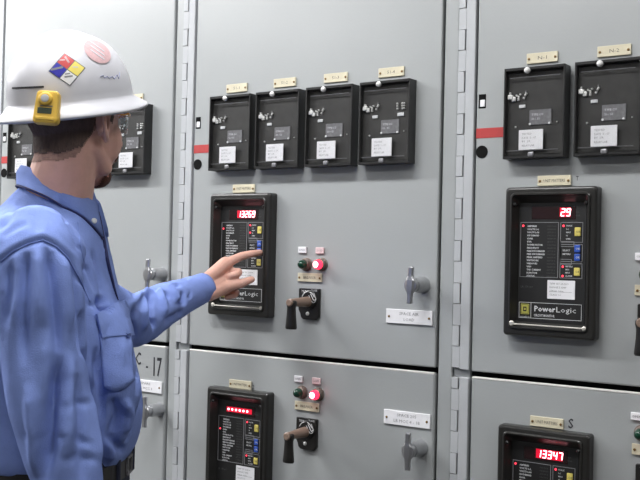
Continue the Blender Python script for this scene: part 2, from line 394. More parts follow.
for i in range(4):
    dup((protoA, protoA, protoA, protoB)[i], (x0c+i*.1645, 0, RZ), sh+('at the far left behind the back of the worker\'s neck', 'second from left on the cabinet behind the worker', 'third from left on the cabinet behind the worker', 'right in front of the worker\'s face')[i])

# ------------------------------------------------------------------ circuit monitors
def rrect(x0, x1, z0, z1, r, n=4):
    pts = []
    for cx, cz, a0 in ((x1-r, z1-r, 0), (x0+r, z1-r, 90), (x0+r, z0+r, 180), (x1-r, z0+r, 270)):
        for i in range(n+1):
            a = math.radians(a0+90*i/n); pts.append((cx+r*math.cos(a), cz+r*math.sin(a)))
    return pts
def ringloft(bm, loops):                                   # loops: (pts2d, y)
    R = [[bm.verts.new((x, y, z)) for x, z in pts] for pts, y in loops]
    n = len(R[0])
    for A, B in zip(R, R[1:]):
        for i in range(n): bm.faces.new((A[i], A[(i+1) % n], B[(i+1) % n], B[i]))
    return R
SEG = {'0': 'abcdef', '1': 'bc', '2': 'abged', '3': 'abgcd', '4': 'fgbc', '5': 'afgcd', '6': 'afgedc', '7': 'abc', '8': 'abcdefg', '9': 'abcdfg', '-': 'g'}
def digit(bm, ch, x, z, w, h, y, t):
    sk = .12*h
    def seg(p, q, horiz):
        (ax, az), (bx, bz) = p, q
        a = Vector((x+ax*w+sk*az, 0, z+az*h)); b = Vector((x+bx*w+sk*bz, 0, z+bz*h))
        d = (b-a).normalized(); n = Vector((-d.z, 0, d.x))*t/2
        vs = [bm.verts.new((v.x, y, v.z)) for v in (a-n, b-n, b+n, a+n)]
        v2 = [bm.verts.new((v.co.x, y+.0008, v.co.z)) for v in vs]
        bm.faces.new(vs); bm.faces.new(v2[::-1])
        for i in range(4): bm.faces.new((vs[i], v2[i], v2[(i+1) % 4], vs[(i+1) % 4]))
    S7 = {'a': ((0, 1), (1, 1)), 'b': ((1, .5), (1, 1)), 'c': ((1, 0), (1, .5)), 'd': ((0, 0), (1, 0)), 'e': ((0, 0), (0, .5)), 'f': ((0, .5), (0, 1)), 'g': ((0, .5), (1, .5))}
    for s in SEG[ch]: seg(*S7[s], s in 'adg')
ROWS = ['AMPERES', 'VOLTS L-L', 'VOLTS L-N', 'KW DEMAND', 'KVAR', 'KVA', 'POWER FACTOR', 'FREQUENCY', 'PEAK KW DEMAND', 'PRED KW DEMAND', 'PEAK AMPERES', 'WATTHOURS', 'VARHOURS', 'VAH', 'THD CURRENT', 'K-FACTOR', 'STATUS']
MW, MH = .2195, .3465
def monitor(loc, label, readout, ledrow):
    t = empty('circuit_monitor', loc, label, 'electricity meter', 'black circuit monitors')
    w, h = MW, MH; D0 = -.030
    bm = new()
    L = [(rrect(0, w, 0, h, .006), 0), (rrect(0, w, 0, h, .008), D0+.007), (rrect(.0008, w-.0008, .0008, h-.0008, .008), D0+.0035), (rrect(.0028, w-.0028, .0028, h-.0028, .008), D0+.001), (rrect(.0055, w-.0055, .0055, h-.0055, .008), D0),
         (rrect(.014, w-.014, .016, h-.0135, .010), D0-.0005), (rrect(.0148, w-.0148, .017, h-.0143, .010), D0-.0025), (rrect(.0165, w-.0165, .0185, h-.0160, .010), D0-.0042), (rrect(.0190, w-.0190, .021, h-.0185, .009), D0-.0042),
         (rrect(.021, w-.021, .0235, h-.021, .008), D0+.002), (rrect(.0285, w-.0285, .033, h-.036, .005), D0+.0185)]
    R = ringloft(bm, L); bm.faces.new(R[0][::-1]); bm.faces.new(R[-1])
    obj('bezel', bm, 'bezel', t, smooth=False)
    yp = D0+.0175; ox = -.0005
    bm = new(); box(bm, .0295, w-.0295, yp, yp+.002, .034, h-.037); pan = obj('faceplate', bm, 'panelblack', t)
    # outlines of the printed fields, local x/z measured from the lower left corner
    bm = new()
    def frame(x0, x1, z0, z1, t_=.0013): 
        for a, b, c, d in ((x0, x1, z0, z0+t_), (x0, x1, z1-t_, z1), (x0, x0+t_, z0, z1), (x1-t_, x1, z0, z1)): box(bm, a, b, yp-.0007, yp, c, d)
    frame(.033, .126, .137, .2655)
    frame(.130, .183, .219, .2655); frame(.130, .163, .209, .2215)
    box(bm, .130, .1313, yp-.0007, yp, .180, .219); frame(.130, .183, .175, .215) ; frame(.130, .183, .137, .1715); frame(.130, .158, .168, .181)
    obj('printed_frame', bm, 'greyprint', pan)
    bm = new()
    rr = random.Random(3)
    for i, s in enumerate(ROWS):
        z = .2555-i*.00725; text_faces(bm, s, .050, z-.0012, .0037, y=yp-.0005, bold=.03, width=.0030*len(s)+.002)
    for i, s in enumerate(('PHASE', 'L-L', 'MAX', 'N', 'DMD')): text_faces(bm, s, .1435, .2555-i*.0075, .0035, y=yp-.0005, bold=.01)
    for i, s in enumerate(('SELECT', 'METERS')): text_faces(bm, s, .136, .199-i*.0085, .0038, y=yp-.0005, bold=.01)
    for i, s in enumerate(('METERS', 'MIN', 'MAX', 'ALARM')): text_faces(bm, s, .1435, .1625-i*.0072, .0035, y=yp-.0005, bold=.01)
    obj('lettering', bm, 'offwhite', pan)
    bm = new()
    for i, s in enumerate(ROWS): text_faces(bm, ('FUNCTION', 'MINIMUM', 'SETUP %')[i % 3], .099, .2543-i*.00725, .0035, y=yp-.0005, width=.020)
    obj('dim_lettering', bm, 'dimprint', pan); bm = new()
    for i in range(2): text_faces(bm, ('KILO', 'MEGA')[i], .162, .2865-i*.0075, .0035, y=yp-.0005)
    obj('dim_lettering', bm, 'dimprint', pan); bm = new(); text_faces(bm, 'LR 17', .036, .112, .005, y=yp-.0005); text_faces(bm, 'PORT', .052, .112, .004, y=yp-.0005)
    obj('dim_lettering', bm, 'dimprint', pan)
    for (x0, x1, z0, z1, m, lab) in ((.164, .178, .2335, .2535, 'yellow', 'upper yellow button'), (.164, .178, .1965, .2135, 'blue', 'upper blue button'), (.164, .178, .177, .1935, 'blue', 'lower blue button'), (.164, .178, .1435, .162, 'yellow', 'lower yellow button')):
        bm = new(); box(bm, x0, x1, yp-.0028, yp, z0, z1, .0018, 2); b_ = obj('button', bm, m, t, label=lab)
        bm = new(); text_faces(bm, 'OK', x0+.0035, (z0+z1)/2-.0025, .005, y=yp-.0032); obj('button_mark', bm, 'ink' if m == 'yellow' else 'offwhite', b_)
    bm = new(); box(bm, .060, .165, yp-.0008, yp, .272, .301, .0003); obj('display_window', bm, 'ledfilter', t)
    nd = len(readout); dw, dh, pt = .0076, .0160, .0128
    x1 = .1525; x0 = x1-nd*pt+.004
    if readout == '------': dw, pt = .0065, .0135; x0 = x1-.006-nd*pt
    gz0, gz1 = (.2775, .2985) if readout != '------' else (.2795, .2935)
    zc = .288-dh/2
    bm = new(); box(bm, x0-.0030, x1+.0005, yp-.0012, yp-.0007, gz0, gz1, .0002); obj('digit_bloom', bm, 'ledglow', t)  # red bloom round the lit digits, added as a glowing panel
    bm = new()
    for i, ch in enumerate(readout):
        if ch == '-': lathe(bm, (x0+i*pt+.004, yp-.0012, .2865), (0, -1, 0), [(0, .0034), (.001, .0030)], 10)
        else: digit(bm, ch, x0+i*pt, zc, dw, dh, yp-.0016, .0024)
    obj('display_digits', bm, 'ledred', t)
    bm = new()
    for (x, z) in ledrow: lathe(bm, (x, yp, z), (0, -1, 0), [(0, .0028), (.0012, .0024)], 10)
    obj('status_led', bm, 'ledsmall', t)
    bm = new(); box(bm, .1015, .167, yp-.0010, yp, .089, .132, .0012, 1); st = obj('white_sticker', bm, 'white', t)
    bm = new()
    for i, s in enumerate(('TEMP SET 24-2000', 'RANGE 5 AMP', 'SERIAL 3020', 'CLASS 10')): text_faces(bm, s, .107, .122-i*.0085, .004, y=yp-.0015, width=.045-.006*i)
    box(bm, .106, .16, yp-.0014, yp-.0009, .105, .1056); obj('sticker_print', bm, 'greyprint', st)
    bm = new(); 
    for a, b, c, d in ((.033, .183, .0415, .0425), (.033, .183, .0775, .0785), (.033, .034, .0415, .0785), (.182, .183, .0415, .0785), (.062, .063, .0415, .0785)): box(bm, a, b, yp-.0007, yp, c, d)
    text_faces(bm, 'Power', .070, .0585, .0125, y=yp-.0006, bold=.022, width=.051)
    text_faces(bm, 'CIRCUIT MONITOR', .070, .0465, .0055, y=yp-.0006, bold=.02, width=.050)
    text_faces(bm, 'SQUARE D', .0355, .043, .0028, y=yp-.0006, bold=.01, width=.024)
    obj('maker_lettering', bm, 'offwhite', pan, label='bold white maker lettering')
    bm = new(); text_faces(bm, 'Logic', .1222, .0585, .0125, y=yp-.0006, width=.046); obj('thin_lettering', bm, 'greyprint' if 0 else 'offwhite', pan)
    bm = new(); box(bm, .038, .058, yp-.0009, yp, .0505, .0745); box(bm, .0395, .0565, yp-.0012, yp, .052, .073, mi=1); box(bm, .0405, .0555, yp-.0014, yp, .053, .072, mi=0)
    box(bm, .0438, .0522, yp-.0017, yp, .057, .068, mi=1); box(bm, .0463, .0502, yp-.002, yp, .0600, .0650, mi=0)
    obj('square_emblem', bm, ['emblem', 'panelblack'], pan, label='yellow and black square emblem')
    bm = new()
    for xx, zz in ((.0245, h-.040), (w-.0245, h-.038)):
        bm = new(); lathe(bm, (xx, D0-.0005, zz), (0, -1, 0), [(-.006, .0045), (.001, .0042), (.003, .0022)], 12)
        obj('bezel_screw', bm, 'case', t)
    bm = new(); cyl(bm, (.0235, D0-.003, .0275), (w-.0245, D0-.003, .0262), .0017, n=10); lathe(bm, (.0235, D0-.001, .0285), (0, -1, 0), [(0, .0062), (.003, .006), (.004, .004)], 14); lathe(bm, (w-.0235, D0-.001, .0262), (0, -1, 0), [(0, .0052), (.003, .005), (.004, .003)], 14)  # highlight line of the bottom rim, modelled as a bright rod
    obj('rim_highlight', bm, 'rimglint' if 'rimglint' in M else 'plate', t)
    return t
M['rimglint'] = mat('rim_highlight_metal', (.62, .60, .54), .35, metal=.5)
monitor((.0975, 0, 1.2465), 'black circuit monitor on the middle cabinet that the worker is pressing, red digits lit', '13269', [(.0395, .2470), (.137, .257), (.137, .236)])
monitor((1.0080, 0, 1.2465), 'black circuit monitor on the right-hand cabinet with red display reading 29', '29', [(.0395, .2570), (.137, .257), (.137, .1635), (.137, .142)])
monitor((.1035, 0, .6940), 'black circuit monitor low on the middle cabinet, display a row of red dashes', '------', [(.0395, .228), (.137, .257), (.137, .1635)])
monitor((1.0005, 0, .6895), 'black circuit monitor low on the right-hand cabinet, display reading 13347', '13347', [(.0395, .2570), (.137, .257)])
MG = 'cream nameplates above the circuit monitors'
for (u, v), s in (((243.5, 188.5), 'above the circuit monitor the worker is pressing'), ((554, 180.5), 'above the circuit monitor reading 29'), ((240, 384.5), 'above the low circuit monitor with the red dashes'), ((546.5, 422.5), 'above the low circuit monitor reading 13347')):
    p = W(u, v, -.004); nameplate(p.x, p.z, 'small cream nameplate '+s, MG, [('UNIT MATTERS', -.0035, .007, .052)], w=.080, h=.0235)

# ------------------------------------------------------------------ lamps, switches, door plates
def lamp_thing(x, z, lit, label):
    t = empty('indicator_lamp', (x, 0, z), label, 'indicator lamp', 'indicator lamps')
    bm = new(); lathe(bm, (0, 0, 0), (0, -1, 0), [(0, .0185), (.003, .0185), (.004, .0155), (.014, .015), (.016, .013)], 24); obj('socket', bm, 'socket', t)
    bm = new()
    prof = [(.010, .0128), (.020, .0128), (.026, .0118), (.031, .009), (.034, .005), (.035, .001)]
    lathe(bm, (0, 0, 0), (0, -1, 0), prof, 24); ln = obj('lens', bm, 'lensred' if lit else 'green', t, smooth=True)
    if lit:
        bm = new(); lathe(bm, (0, 0, 0), (0, -1, 0), [(.0305, .0088), (.0335, .0072), (.0362, .0035), (.0368, .001)], 20); obj('lit_bulb', bm, 'lenscore', ln, smooth=True)
    return t
def legend(x, z, m, label):
    t = empty('legend_tag', (x, -.0003, z), label, 'label', 'small square legend tags over the lamps')
    bm = new(); box(bm, -.0135, .0135, -.005, 0, -.0085, .0085, .001); obj('tag', bm, m, t)
    bm = new(); text_faces(bm, 'OPEN' if 'green' in label else 'CLOSED', -.010, -.0025, .0055, y=-.0055, width=.020); obj('lettering', bm, 'greyprint', t)
M['pink'] = mat('pinkish_tag', (.70, .55, .56), .5)
def cswitch(x, z, label, ang=0.):
    t = empty('control_switch', (x, 0, z), label, 'switch', 'pistol-grip control switches')
    bm = new()
    pts = [(-.034, .042), (.034, .042), (.034, -.034), (.024, -.043), (-.018, -.043), (-.026, -.036), (-.026, -.026), (-.034, -.018)]
    A = [bm.verts.new((a, 0, b)) for a, b in pts]; B = [bm.verts.new((a*.98, -.009, b*.98)) for a, b in pts]
    for i in range(8): bm.faces.new((A[i], A[(i+1) % 8], B[(i+1) % 8], B[i]))
    bm.faces.new(A[::-1]); bm.faces.new(B); es = bm.edges[:]
    bmesh.ops.bevel(bm, geom=es, offset=.0012, segments=2, affect='EDGES')
    lathe(bm, (.002, -.008, .012), (0, -1, 0), [(0, .026), (.004, .025), (.006, .021)], 24)
    pl = obj('escutcheon', bm, 'bakelite', t)
    bm = new()
    for a0, a1, r in ((20, 75, .021), (105, 160, .021)):
        P = [(.002+r*math.cos(math.radians(a0+(a1-a0)*i/6)), -.0145, .012+r*math.sin(math.radians(a0+(a1-a0)*i/6))) for i in range(7)]; tube(bm, P, .0011, 6)
    tube(bm, [(.010, -.0146, .028), (.018, -.0146, .014), (.022, -.0146, .010), (.026, -.0146, .014)], .0011, 6)
    tube(bm, [(.004, -.0146, .024), (.012, -.0146, .010), (.018, -.0146, .004), (.024, -.0146, .006), (.028, -.0146, .014), (.020, -.0146, .030)], .0009, 6)
    text_faces(bm, 'TRIP', -.024, .031, .006, y=-.0098); text_faces(bm, 'CLOSE', .006, .0345, .005, y=-.0098)
    obj('dial_marking', bm, 'offwhite', t)
    bm = new(); lathe(bm, (-.002, -.0085, -.026), (0, -1, 0), [(0, .0055), (.003, .005), (.0045, .003)], 12); obj('plate_screw', bm, 'silver', t)
    bm = new()                                             # horizontal shaft standing off the plate, grip hanging at its end
    lathe(bm, (0, -.010, .006), (0, -1, 0), [(0, .0145), (.070, .0105), (.088, .0105), (.090, .008)], 20)
    sh_ = obj('shaft', bm, 'shaftm', t, smooth=False)
    bm = new()
    prof = [(.006, .0125, .010), (.003, .0150, .0115), (-.004, .0155, .0115), (-.014, .0125, .0105), (-.034, .0135, .011), (-.054, .0155, .012), (-.066, .017, .0125), (-.070, .0155, .011)]
    Rn = []
    for zz, a, b in prof: Rn.append([bm.verts.new((a*math.cos(q), -.087+b*math.sin(q), .006+zz)) for q in [2*PI*i/18 for i in range(18)]])
    for P, Q in zip(Rn, Rn[1:]):
        for i in range(18): bm.faces.new((P[i], P[(i+1) % 18], Q[(i+1) % 18], Q[i]))
    bm.faces.new(Rn[0]); bm.faces.new(Rn[-1]); g = obj('pistol_grip', bm, 'bakelite', t, smooth=True)
    return t
M['shaftm'] = mat('lit_brown_shaft', (.24, .17, .13), .35, metal=.1)  # brownish highlight of the shaft's top put into its colour
for tag_, dx, dz, lg, hasit in (('upper door of the middle cabinet', 0, 0, 0, 1), ('lower door of the middle cabinet', 0, 1, 0, 1), ('upper door of the right-hand cabinet', 1, 0, 1, 1), ('lower door of the right-hand cabinet', 1, 1, 1, 1)):
    if dx == 0 and dz == 0: px = dict(g=(302.5, 264.5), r=(318, 264.5), t1=(302, 250), t2=(319.5, 250.5), np_=(309.5, 277.5), sw=(308.5, 304))
    elif dx == 0: px = dict(g=(298, 393), r=(314.5, 395), t1=(298, 379), t2=(316, 381), np_=(306.5, 406.5), sw=(306, 434))
    if dx == 0:
        g = W(*px['g'], -.02); r = W(*px['r'], -.02); a = W(*px['t1'], -.005); b = W(*px['t2'], -.005); n_ = W(*px['np_'], -.004); s_ = W(*px['sw'], -.009)
        P6 = [Vector((q.x, 0, q.z)) for q in (g, r, a, b, n_, s_)]
        if dz == 0: U6 = P6
        else: L6 = P6
    else:
        P6 = [q+Vector((.9105, 0, 0)) for q in (U6 if dz == 0 else L6)]
    lamp_thing(P6[0].x, P6[0].z, False, 'unlit green indicator lamp on the '+tag_)
    lamp_thing(P6[1].x, P6[1].z, True, 'glowing red indicator lamp on the '+tag_)
    legend(P6[2].x, P6[2].z, 'white', 'white legend tag above the green lamp on the '+tag_)
    legend(P6[3].x, P6[3].z, 'pink', 'tiny legend tag above the red lamp on the '+tag_)
    nameplate(P6[4].x, P6[4].z, 'cream nameplate under the two lamps on the '+tag_, 'cream nameplates under the lamps', [('BREAKER', -.0035, .007, .040)], w=.079, h=.0235)
    cswitch(P6[5].x, P6[5].z, 'black pistol-grip control switch on the '+tag_)
DG = 'white engraved door plates beside the latches'
p = W(408.8, 317, -.004); nameplate(p.x, p.z, 'white door plate under the latch on the upper door of the middle cabinet', DG, [('SPACE AIR', .004, .0075, .055), ('LOAD', -.0105, .0075, .030)], w=.133, h=.036, m='white', ink='greyprint')
p = W(406.5, 419, -.004); nameplate(p.x, p.z, 'white door plate above the latch on the lower door of the middle cabinet', DG, [('SPACE 205', .004, .0075, .055), ('LB MCC 4 - 1B', -.0105, .0075, .075)], w=.133, h=.036, m='white', ink='greyprint')
p = W(161.5, 388, -.004); nameplate(p.x-.0665, p.z, 'white door plate on the lower door behind the worker, below the handwritten 17', DG, [('SPARE', .004, .0075, .04), ('LB MCC 3', -.0105, .0075, .055)], w=.133, h=.036, m='white', ink='greyprint')

# ------------------------------------------------------------------ the worker
ORG = C3(50, 400, 1.92); ORG.z = 0
PR = Matrix.Rotation(YAW, 4, 'Z'); PM = Matrix.Translation(ORG) @ PR; PI_ = PM.inverted()
def L(u, v, D): return PI_ @ C3(u, v, D)                   # worker's own frame: x = the way the chest faces, y = his left, z up
worker = empty('person', ORG, 'worker in blue long-sleeved shirt and white hard hat pressing a button on the middle panel', 'person', rz=YAW)
def bake(bm, voxel, it=4, fac=.5, name='body'):
    bmesh.ops.recalc_face_normals(bm, faces=bm.faces[:])
    me = bpy.data.meshes.new('tmp'); bm.to_mesh(me); bm.free(); o = bpy.data.objects.new('tmp', me); COL.objects.link(o)
    r = o.modifiers.new('r', 'REMESH'); r.mode = 'VOXEL'; r.voxel_size = voxel; r.adaptivity = 0
    s = o.modifiers.new('s', 'SMOOTH'); s.factor = fac; s.iterations = it
    dg = bpy.context.evaluated_depsgraph_get(); dg.update()
    m2 = bpy.data.meshes.new_from_object(o.evaluated_get(dg)); m2.name = name
    bpy.data.objects.remove(o); bpy.data.meshes.remove(me); return m2
def getv(me):
    a = np.empty(len(me.vertices)*3, np.float32); me.vertices.foreach_get('co', a); n = np.empty_like(a)
    me.vertices.foreach_get('normal', n) if hasattr(me.vertices[0], 'normal') else None
    return a.reshape(-1, 3).astype(float), n.reshape(-1, 3).astype(float)
def setv(me, a): me.vertices.foreach_set('co', a.astype(np.float32).ravel()); me.update()
def segd(A, p, q):
    d = q-p; t = np.clip(((A-p) @ d)/max(d @ d, 1e-12), 0, 1); return np.linalg.norm(A-(p+t[:, None]*d), axis=1), t
def fold(A, Nn, pts, width, depth, taper=True):
    """displace the vertices near a polyline along their normals; negative depth is a valley"""
    pts = [np.array(p) for p in pts]; n = len(pts)-1; best = np.full(len(A), 9.); par = np.zeros(len(A))
    for i in range(n):
        d, t = segd(A, pts[i], pts[i+1]); m = d < best; best[m] = d[m]; par[m] = (i+t[m])/n
    w = np.exp(-(best/width)**2)*depth
    if taper: w *= np.clip(np.sin(np.pi*np.clip(par, .02, .98))*1.6, 0, 1)
    return A+Nn*w[:, None]
def ring(c, ax, ay, a, b, n=36, p=2.0):                    # superellipse ring
    out = []
    for i in range(n):
        t = 2*PI*i/n; cc, ss = math.cos(t), math.sin(t)
        out.append(Vector(c)+Vector(ax)*(a*math.copysign(abs(cc)**(2/p), cc))+Vector(ay)*(b*math.copysign(abs(ss)**(2/p), ss)))
    return out
def loft(bm, rings):
    R = [[bm.verts.new(p) for p in r] for r in rings]; n = len(R[0])
    for A, B in zip(R, R[1:]):
        for i in range(n): bm.faces.new((A[i], A[(i+1) % n], B[(i+1) % n], B[i]))
    bm.faces.new(R[0][::-1]); bm.faces.new(R[-1])

# --- head frame: faces the panel
HC = L(77, 124, 1.92); HA = math.radians(57); HP = math.radians(-4)
HR = Matrix.Rotation(HA, 3, 'Z') @ Matrix.Rotation(-HP*0, 3, 'Y')
def H(x, y, z): return HC + HR @ Vector((x, y, z))
HR3 = HR
bm = new()
ell(bm, H(-.010, 0, .028), (.100, .077, .092), HR3, 28)
ell(bm, H(.030, 0, -.025), (.062, .064, .085), HR3, 24)
ell(bm, H(.022, 0, -.060), (.062, .056, .052), HR3, 20)     # jaw
ell(bm, H(.056, 0, -.100), (.026, .030, .022), HR3, 16)     # chin
for s in (-1, 1):
    ell(bm, H(.048, s*.040, -.030), (.028, .026, .044), HR3, 14)                 # cheek
    limb(bm, [H(.084, s*.012, .026), H(.080, s*.036, .030)], [.010, .009], 10)   # brow
    ell(bm, H(.098, s*.011, -.030), (.011, .008, .008), HR3, 10)                 # nostril wing
    limb(bm, [H(-.004, s*.050, -.050), H(.036, s*.040, -.084)], [.018, .018], 10)  # jaw line
    # ear: flat shell, rolled rim, lobe
    ell(bm, H(-.006, s*.080, -.006), (.015, .007, .029), HR3 @ Matrix.Rotation(s*.42, 3, 'Z'), 14)
    rim = [(.006, .076, .006), (.011, .081, .022), (.000, .088, .033), (-.018, .099, .029), (-.027, .102, .010), (-.023, .100, -.010), (-.011, .091, -.028), (.003, .079, -.036), (.007, .074, -.026)]
    tube(bm, [H(x, s*y, z) for x, y, z in rim], [.0048]*6+[.0062, .0068, .005], 8)
limb(bm, [H(.092, 0, .016), H(.102, 0, -.006), H(.113, 0, -.027)], [.0085, .009, .0115], 12)   # nose
tube(bm, [H(.088, -.022, -.058), H(.097, -.01, -.055), H(.099, 0, -.056), H(.097, .01, -.055), H(.088, .022, -.058)], [.004, .006, .006, .006, .004], 8)
tube(bm, [H(.087, -.018, -.066), H(.095, 0, -.068), H(.087, .018, -.066)], [.004, .0075, .004], 8)
NK = L(58, 196, 1.91)
limb(bm, [H(-.022, 0, -.030), H(-.026, 0, -.075), NK], [.064, .060, .068], 24)
# --- torso, pelvis, legs (under the clothes)
CH = Vector((L(66, 300, 1.92).x, 0, 1.30)); PEL = Vector((-.005, 0, .93))
HIP = [Vector((-.01, s*.095, .90)) for s in (-1, 1)]
loft(bm, [ring((PEL.x, 0, z), (1, 0, 0), (0, 1, 0), a, b, 28, 2.4) for z, a, b in ((.84, .09, .13), (.88, .105, .155), (.95, .10, .15), (1.05, .095, .14), (1.15, .10, .145), (1.28, .11, .16), (1.38, .10, .165), (1.44, .075, .12), (1.48, .055, .07))])
FT = [Vector((.03, -.13, 0)), Vector((-.07, .12, 0))]
for i in (0, 1):
    kn = HIP[i].lerp(FT[i], .50)+Vector((.035, 0, .02)); an = FT[i]+Vector((0, 0, .09))
    limb(bm, [HIP[i], kn, an], [.082, .055, .038], 16)
    limb(bm, [an, FT[i]+Vector((.03, 0, .045)), FT[i]+Vector((.13, 0, .03))], [.04, .038, .03], 12)
# --- arms
SH_R = L(35, 250, 1.735); EL_R = L(50, 396, 1.70); WR_R = L(78, 514, 1.69)
SH_L = L(69, 280, 2.13); EL_L = L(134, 318, 2.36); WR_L = L(206, 286.5, 2.60)
limb(bm, [SH_R, EL_R, WR_R], [.046, .034, .028], 16)
limb(bm, [SH_L, EL_L, WR_L], [.052, .038, .030], 16)
# --- pointing left hand
IM = L(225.5, 263.5, 2.655); TIP = PI_ @ W(260, 252.5, -.0165)
PMc = L(228, 290, 2.70); MM = IM.lerp(PMc, .33); RM = IM.lerp(PMc, .67)
def hlimb(pts, r, n=12): limb(bm, pts, r, n)
d = (TIP-IM)
hlimb([IM, IM+d*.46+Vector((0, 0, .006)), IM+d*.74+Vector((0, 0, .004)), TIP], [.0145, .0120, .0106, .0092])
CAMv = Vector((0, -1, 0))
for k, (m, fx, rr_) in enumerate(((MM, 1.0, .0108), (RM, .88, .0102), (PMc, .72, .0092))):
    p1 = m+Vector((.036*fx, -.016-.004*k, .002-.004*k)); p2 = p1+Vector((-.004, -.022, -.006)); p3 = p2+Vector((-.020, -.004, -.006))
    hlimb([m, p1, p2, p3], [rr_+.0025, rr_+.001, rr_-.0002, rr_-.001])
# palm: metacarpals packed together
for m, r in ((IM, .0195), (MM, .0185), (RM, .0160), (PMc, .0150)):
    w0 = WR_L+(m-(IM+PMc)/2)*.45
    hlimb([w0, m], [.0175, r], 12)
TB = WR_L+Vector((.012, -.018, -.018)); TM = L(226, 287, 2.625); TI = L(241, 283.5, 2.635); TT = L(251.5, 279.5, 2.65)
hlimb([TB, TM, TI, TT], [.0215, .0165, .0125, .0100])
hlimb([WR_L+Vector((.01, -.008, -.006)), MM.lerp(TM, .5)], [.021, .016])
hlimb([TM, IM.lerp(MM, .4)], [.012, .010])                 # web between thumb and index
# --- relaxed right hand, hanging past the thigh
dn = Vector((.12, 0, -1)).normalized(); wR = WR_R
for k, (yy, ln) in enumerate(((-.002, .080), (-.003, .088), (-.004, .082), (-.004, .066))):
    xo = .030-.020*k; m = wR+dn*.085+Vector((xo, yy, 0)); 
    hlimb([wR+dn*.01+Vector((xo*.5, 0, 0)), m], [.017, .0125])
    hlimb([m, m+dn*ln*.45+Vector((0, .006, 0)), m+dn*ln*.75+Vector((0, .018, 0)), m+dn*ln*.9+Vector((0, .030, 0))], [.0100, .0090, .0082, .0072])
hlimb([wR+dn*.02+Vector((.025, .004, 0)), wR+dn*.06+Vector((.045, .014, 0)), wR+dn*.10+Vector((.050, .022, 0))], [.016, .0115, .0085])
me = bake(bm, .0031, 5, .5, 'body')
A, Nn = getv(me)
for s in (-1, 1):                                          # eye sockets, ear hollow
    A = fold(A, Nn, [H(.088, s*.026, .009), H(.085, s*.038, .009)], .012, -.010, False)
    A = fold(A, Nn, [H(-.002, s*.088, -.014), H(-.010, s*.092, .014)], .0065, -.0075, False)
A = fold(A, Nn, [H(.100, -.02, -.0615), H(.104, .02, -.0615)], .0025, -.003, False)
setv(me, A); body = obj('body', me, 'skin', worker, smooth=True)
for s in (-1, 1):
    bm = new(); ell(bm, H(.071, s*.0315, .009), (.0125,)*3, HR3, 20); e = obj('eye', bm, 'eyewhite', worker, smooth=True)
    bm = new(); ell(bm, H(.0818, s*.0315, .008), (.0024, .0055, .0055), HR3, 14); obj('iris', bm, 'iris', e, smooth=True)
# --- things that follow the skin: copied patches lifted off it
def patch(src, pred, off, name, m, parent, nz=0., ns=60, smooth=True, rim=False):
    co, nr = getv(src); keep = pred(co, nr)
    idx = {}; bm = new()
    for p in src.polygons:
        vs = list(p.vertices)
        if all(keep[v] for v in vs):
            out = []
            for v in vs:
                if v not in idx:
                    c = Vector(co[v]); o_ = off+(nz*noise.noise(c*ns) if nz else 0)
                    idx[v] = bm.verts.new(c+Vector(nr[v])*o_)
                out.append(idx[v])
            bm.faces.new(out)
    ge = [e for e in bm.edges if e.is_boundary] if rim else []
    r = bmesh.ops.extrude_edge_only(bm, edges=ge)          # turn the rim in, to give it thickness
    inv = {v: k for k, v in idx.items()}
    for v in [q for q in r['geom'] if isinstance(q, bmesh.types.BMVert)]:
        pass
    me_ = bpy.data.meshes.new(name); 
    near = BVHTree.FromPolygons([Vector(c) for c in co], [tuple(p.vertices) for p in src.polygons])
    for v in [q for q in r['geom'] if isinstance(q, bmesh.types.BMVert)]:
        hit = near.find_nearest(v.co); v.co = hit[0]-hit[1]*.0015
    bm.to_mesh(me_); bm.free(); return obj(name, me_, m, parent, smooth)
HRi = np.array(HR.transposed()); HCn = np.array(HC)
def hl(co): return (co-HCn) @ HRi.T
def pn(co, s): return np.array([noise.noise(Vector(c)*s) for c in co])
def hair_pred(co, nr):
    q = hl(co); x, y, z = q.T; r = (np.abs(y) < .088) & (x > -.13) & (x < .09) & (z > -.08) & (z < .125)
    out = np.zeros(len(co), bool); i = np.where(r)[0]; n_ = pn(co[i], 60)*.004
    xx, yy, zz = x[i]+n_, np.abs(y[i]), z[i]+n_
    nape = -.068+np.clip((xx+.075)*.45, 0, .035)+np.clip(xx+.04, 0, 1)*1.1
    behind = (xx < -.020) & (zz > nape)
    side = (xx >= -.020) & (xx < .030) & (zz > np.where(xx > .006, .000, .034)) & (yy < .0785)
    top = (zz > .055+np.clip(xx-.02, 0, 1)*.5)
    out[i] = (behind | side | top); return out & ~((np.abs(y) > .0755) & (x > -.024) & (z < .034))
patch(me, hair_pred, .0028, 'hair', 'hair', worker, .0008, 200)
M['clip'] = mat('clipped_hair', (.34, .20, .155), .8, bump=.5, bscale=500, var=.2, vscale=150)
def fade_pred(co, nr):
    q = hl(co); x, y, z = q.T; r = (np.abs(y) < .09) & (x > -.13) & (x < .03) & (z > -.12) & (z < .03)
    out = np.zeros(len(co), bool); i = np.where(r)[0]; n_ = pn(co[i], 60)*.004
    xx, yy, zz = x[i]+n_, np.abs(y[i]), z[i]+n_
    nape = -.084+np.clip((xx+.075)*.45, 0, .035)+np.clip(xx+.05, 0, 1)*1.1
    out[i] = (xx < -.014) & (zz > nape); return out & ~((np.abs(y) > .0755) & (x > -.024) & (z < .034))
patch(me, fade_pred, .0008, 'clipped_hair', 'clip', worker)
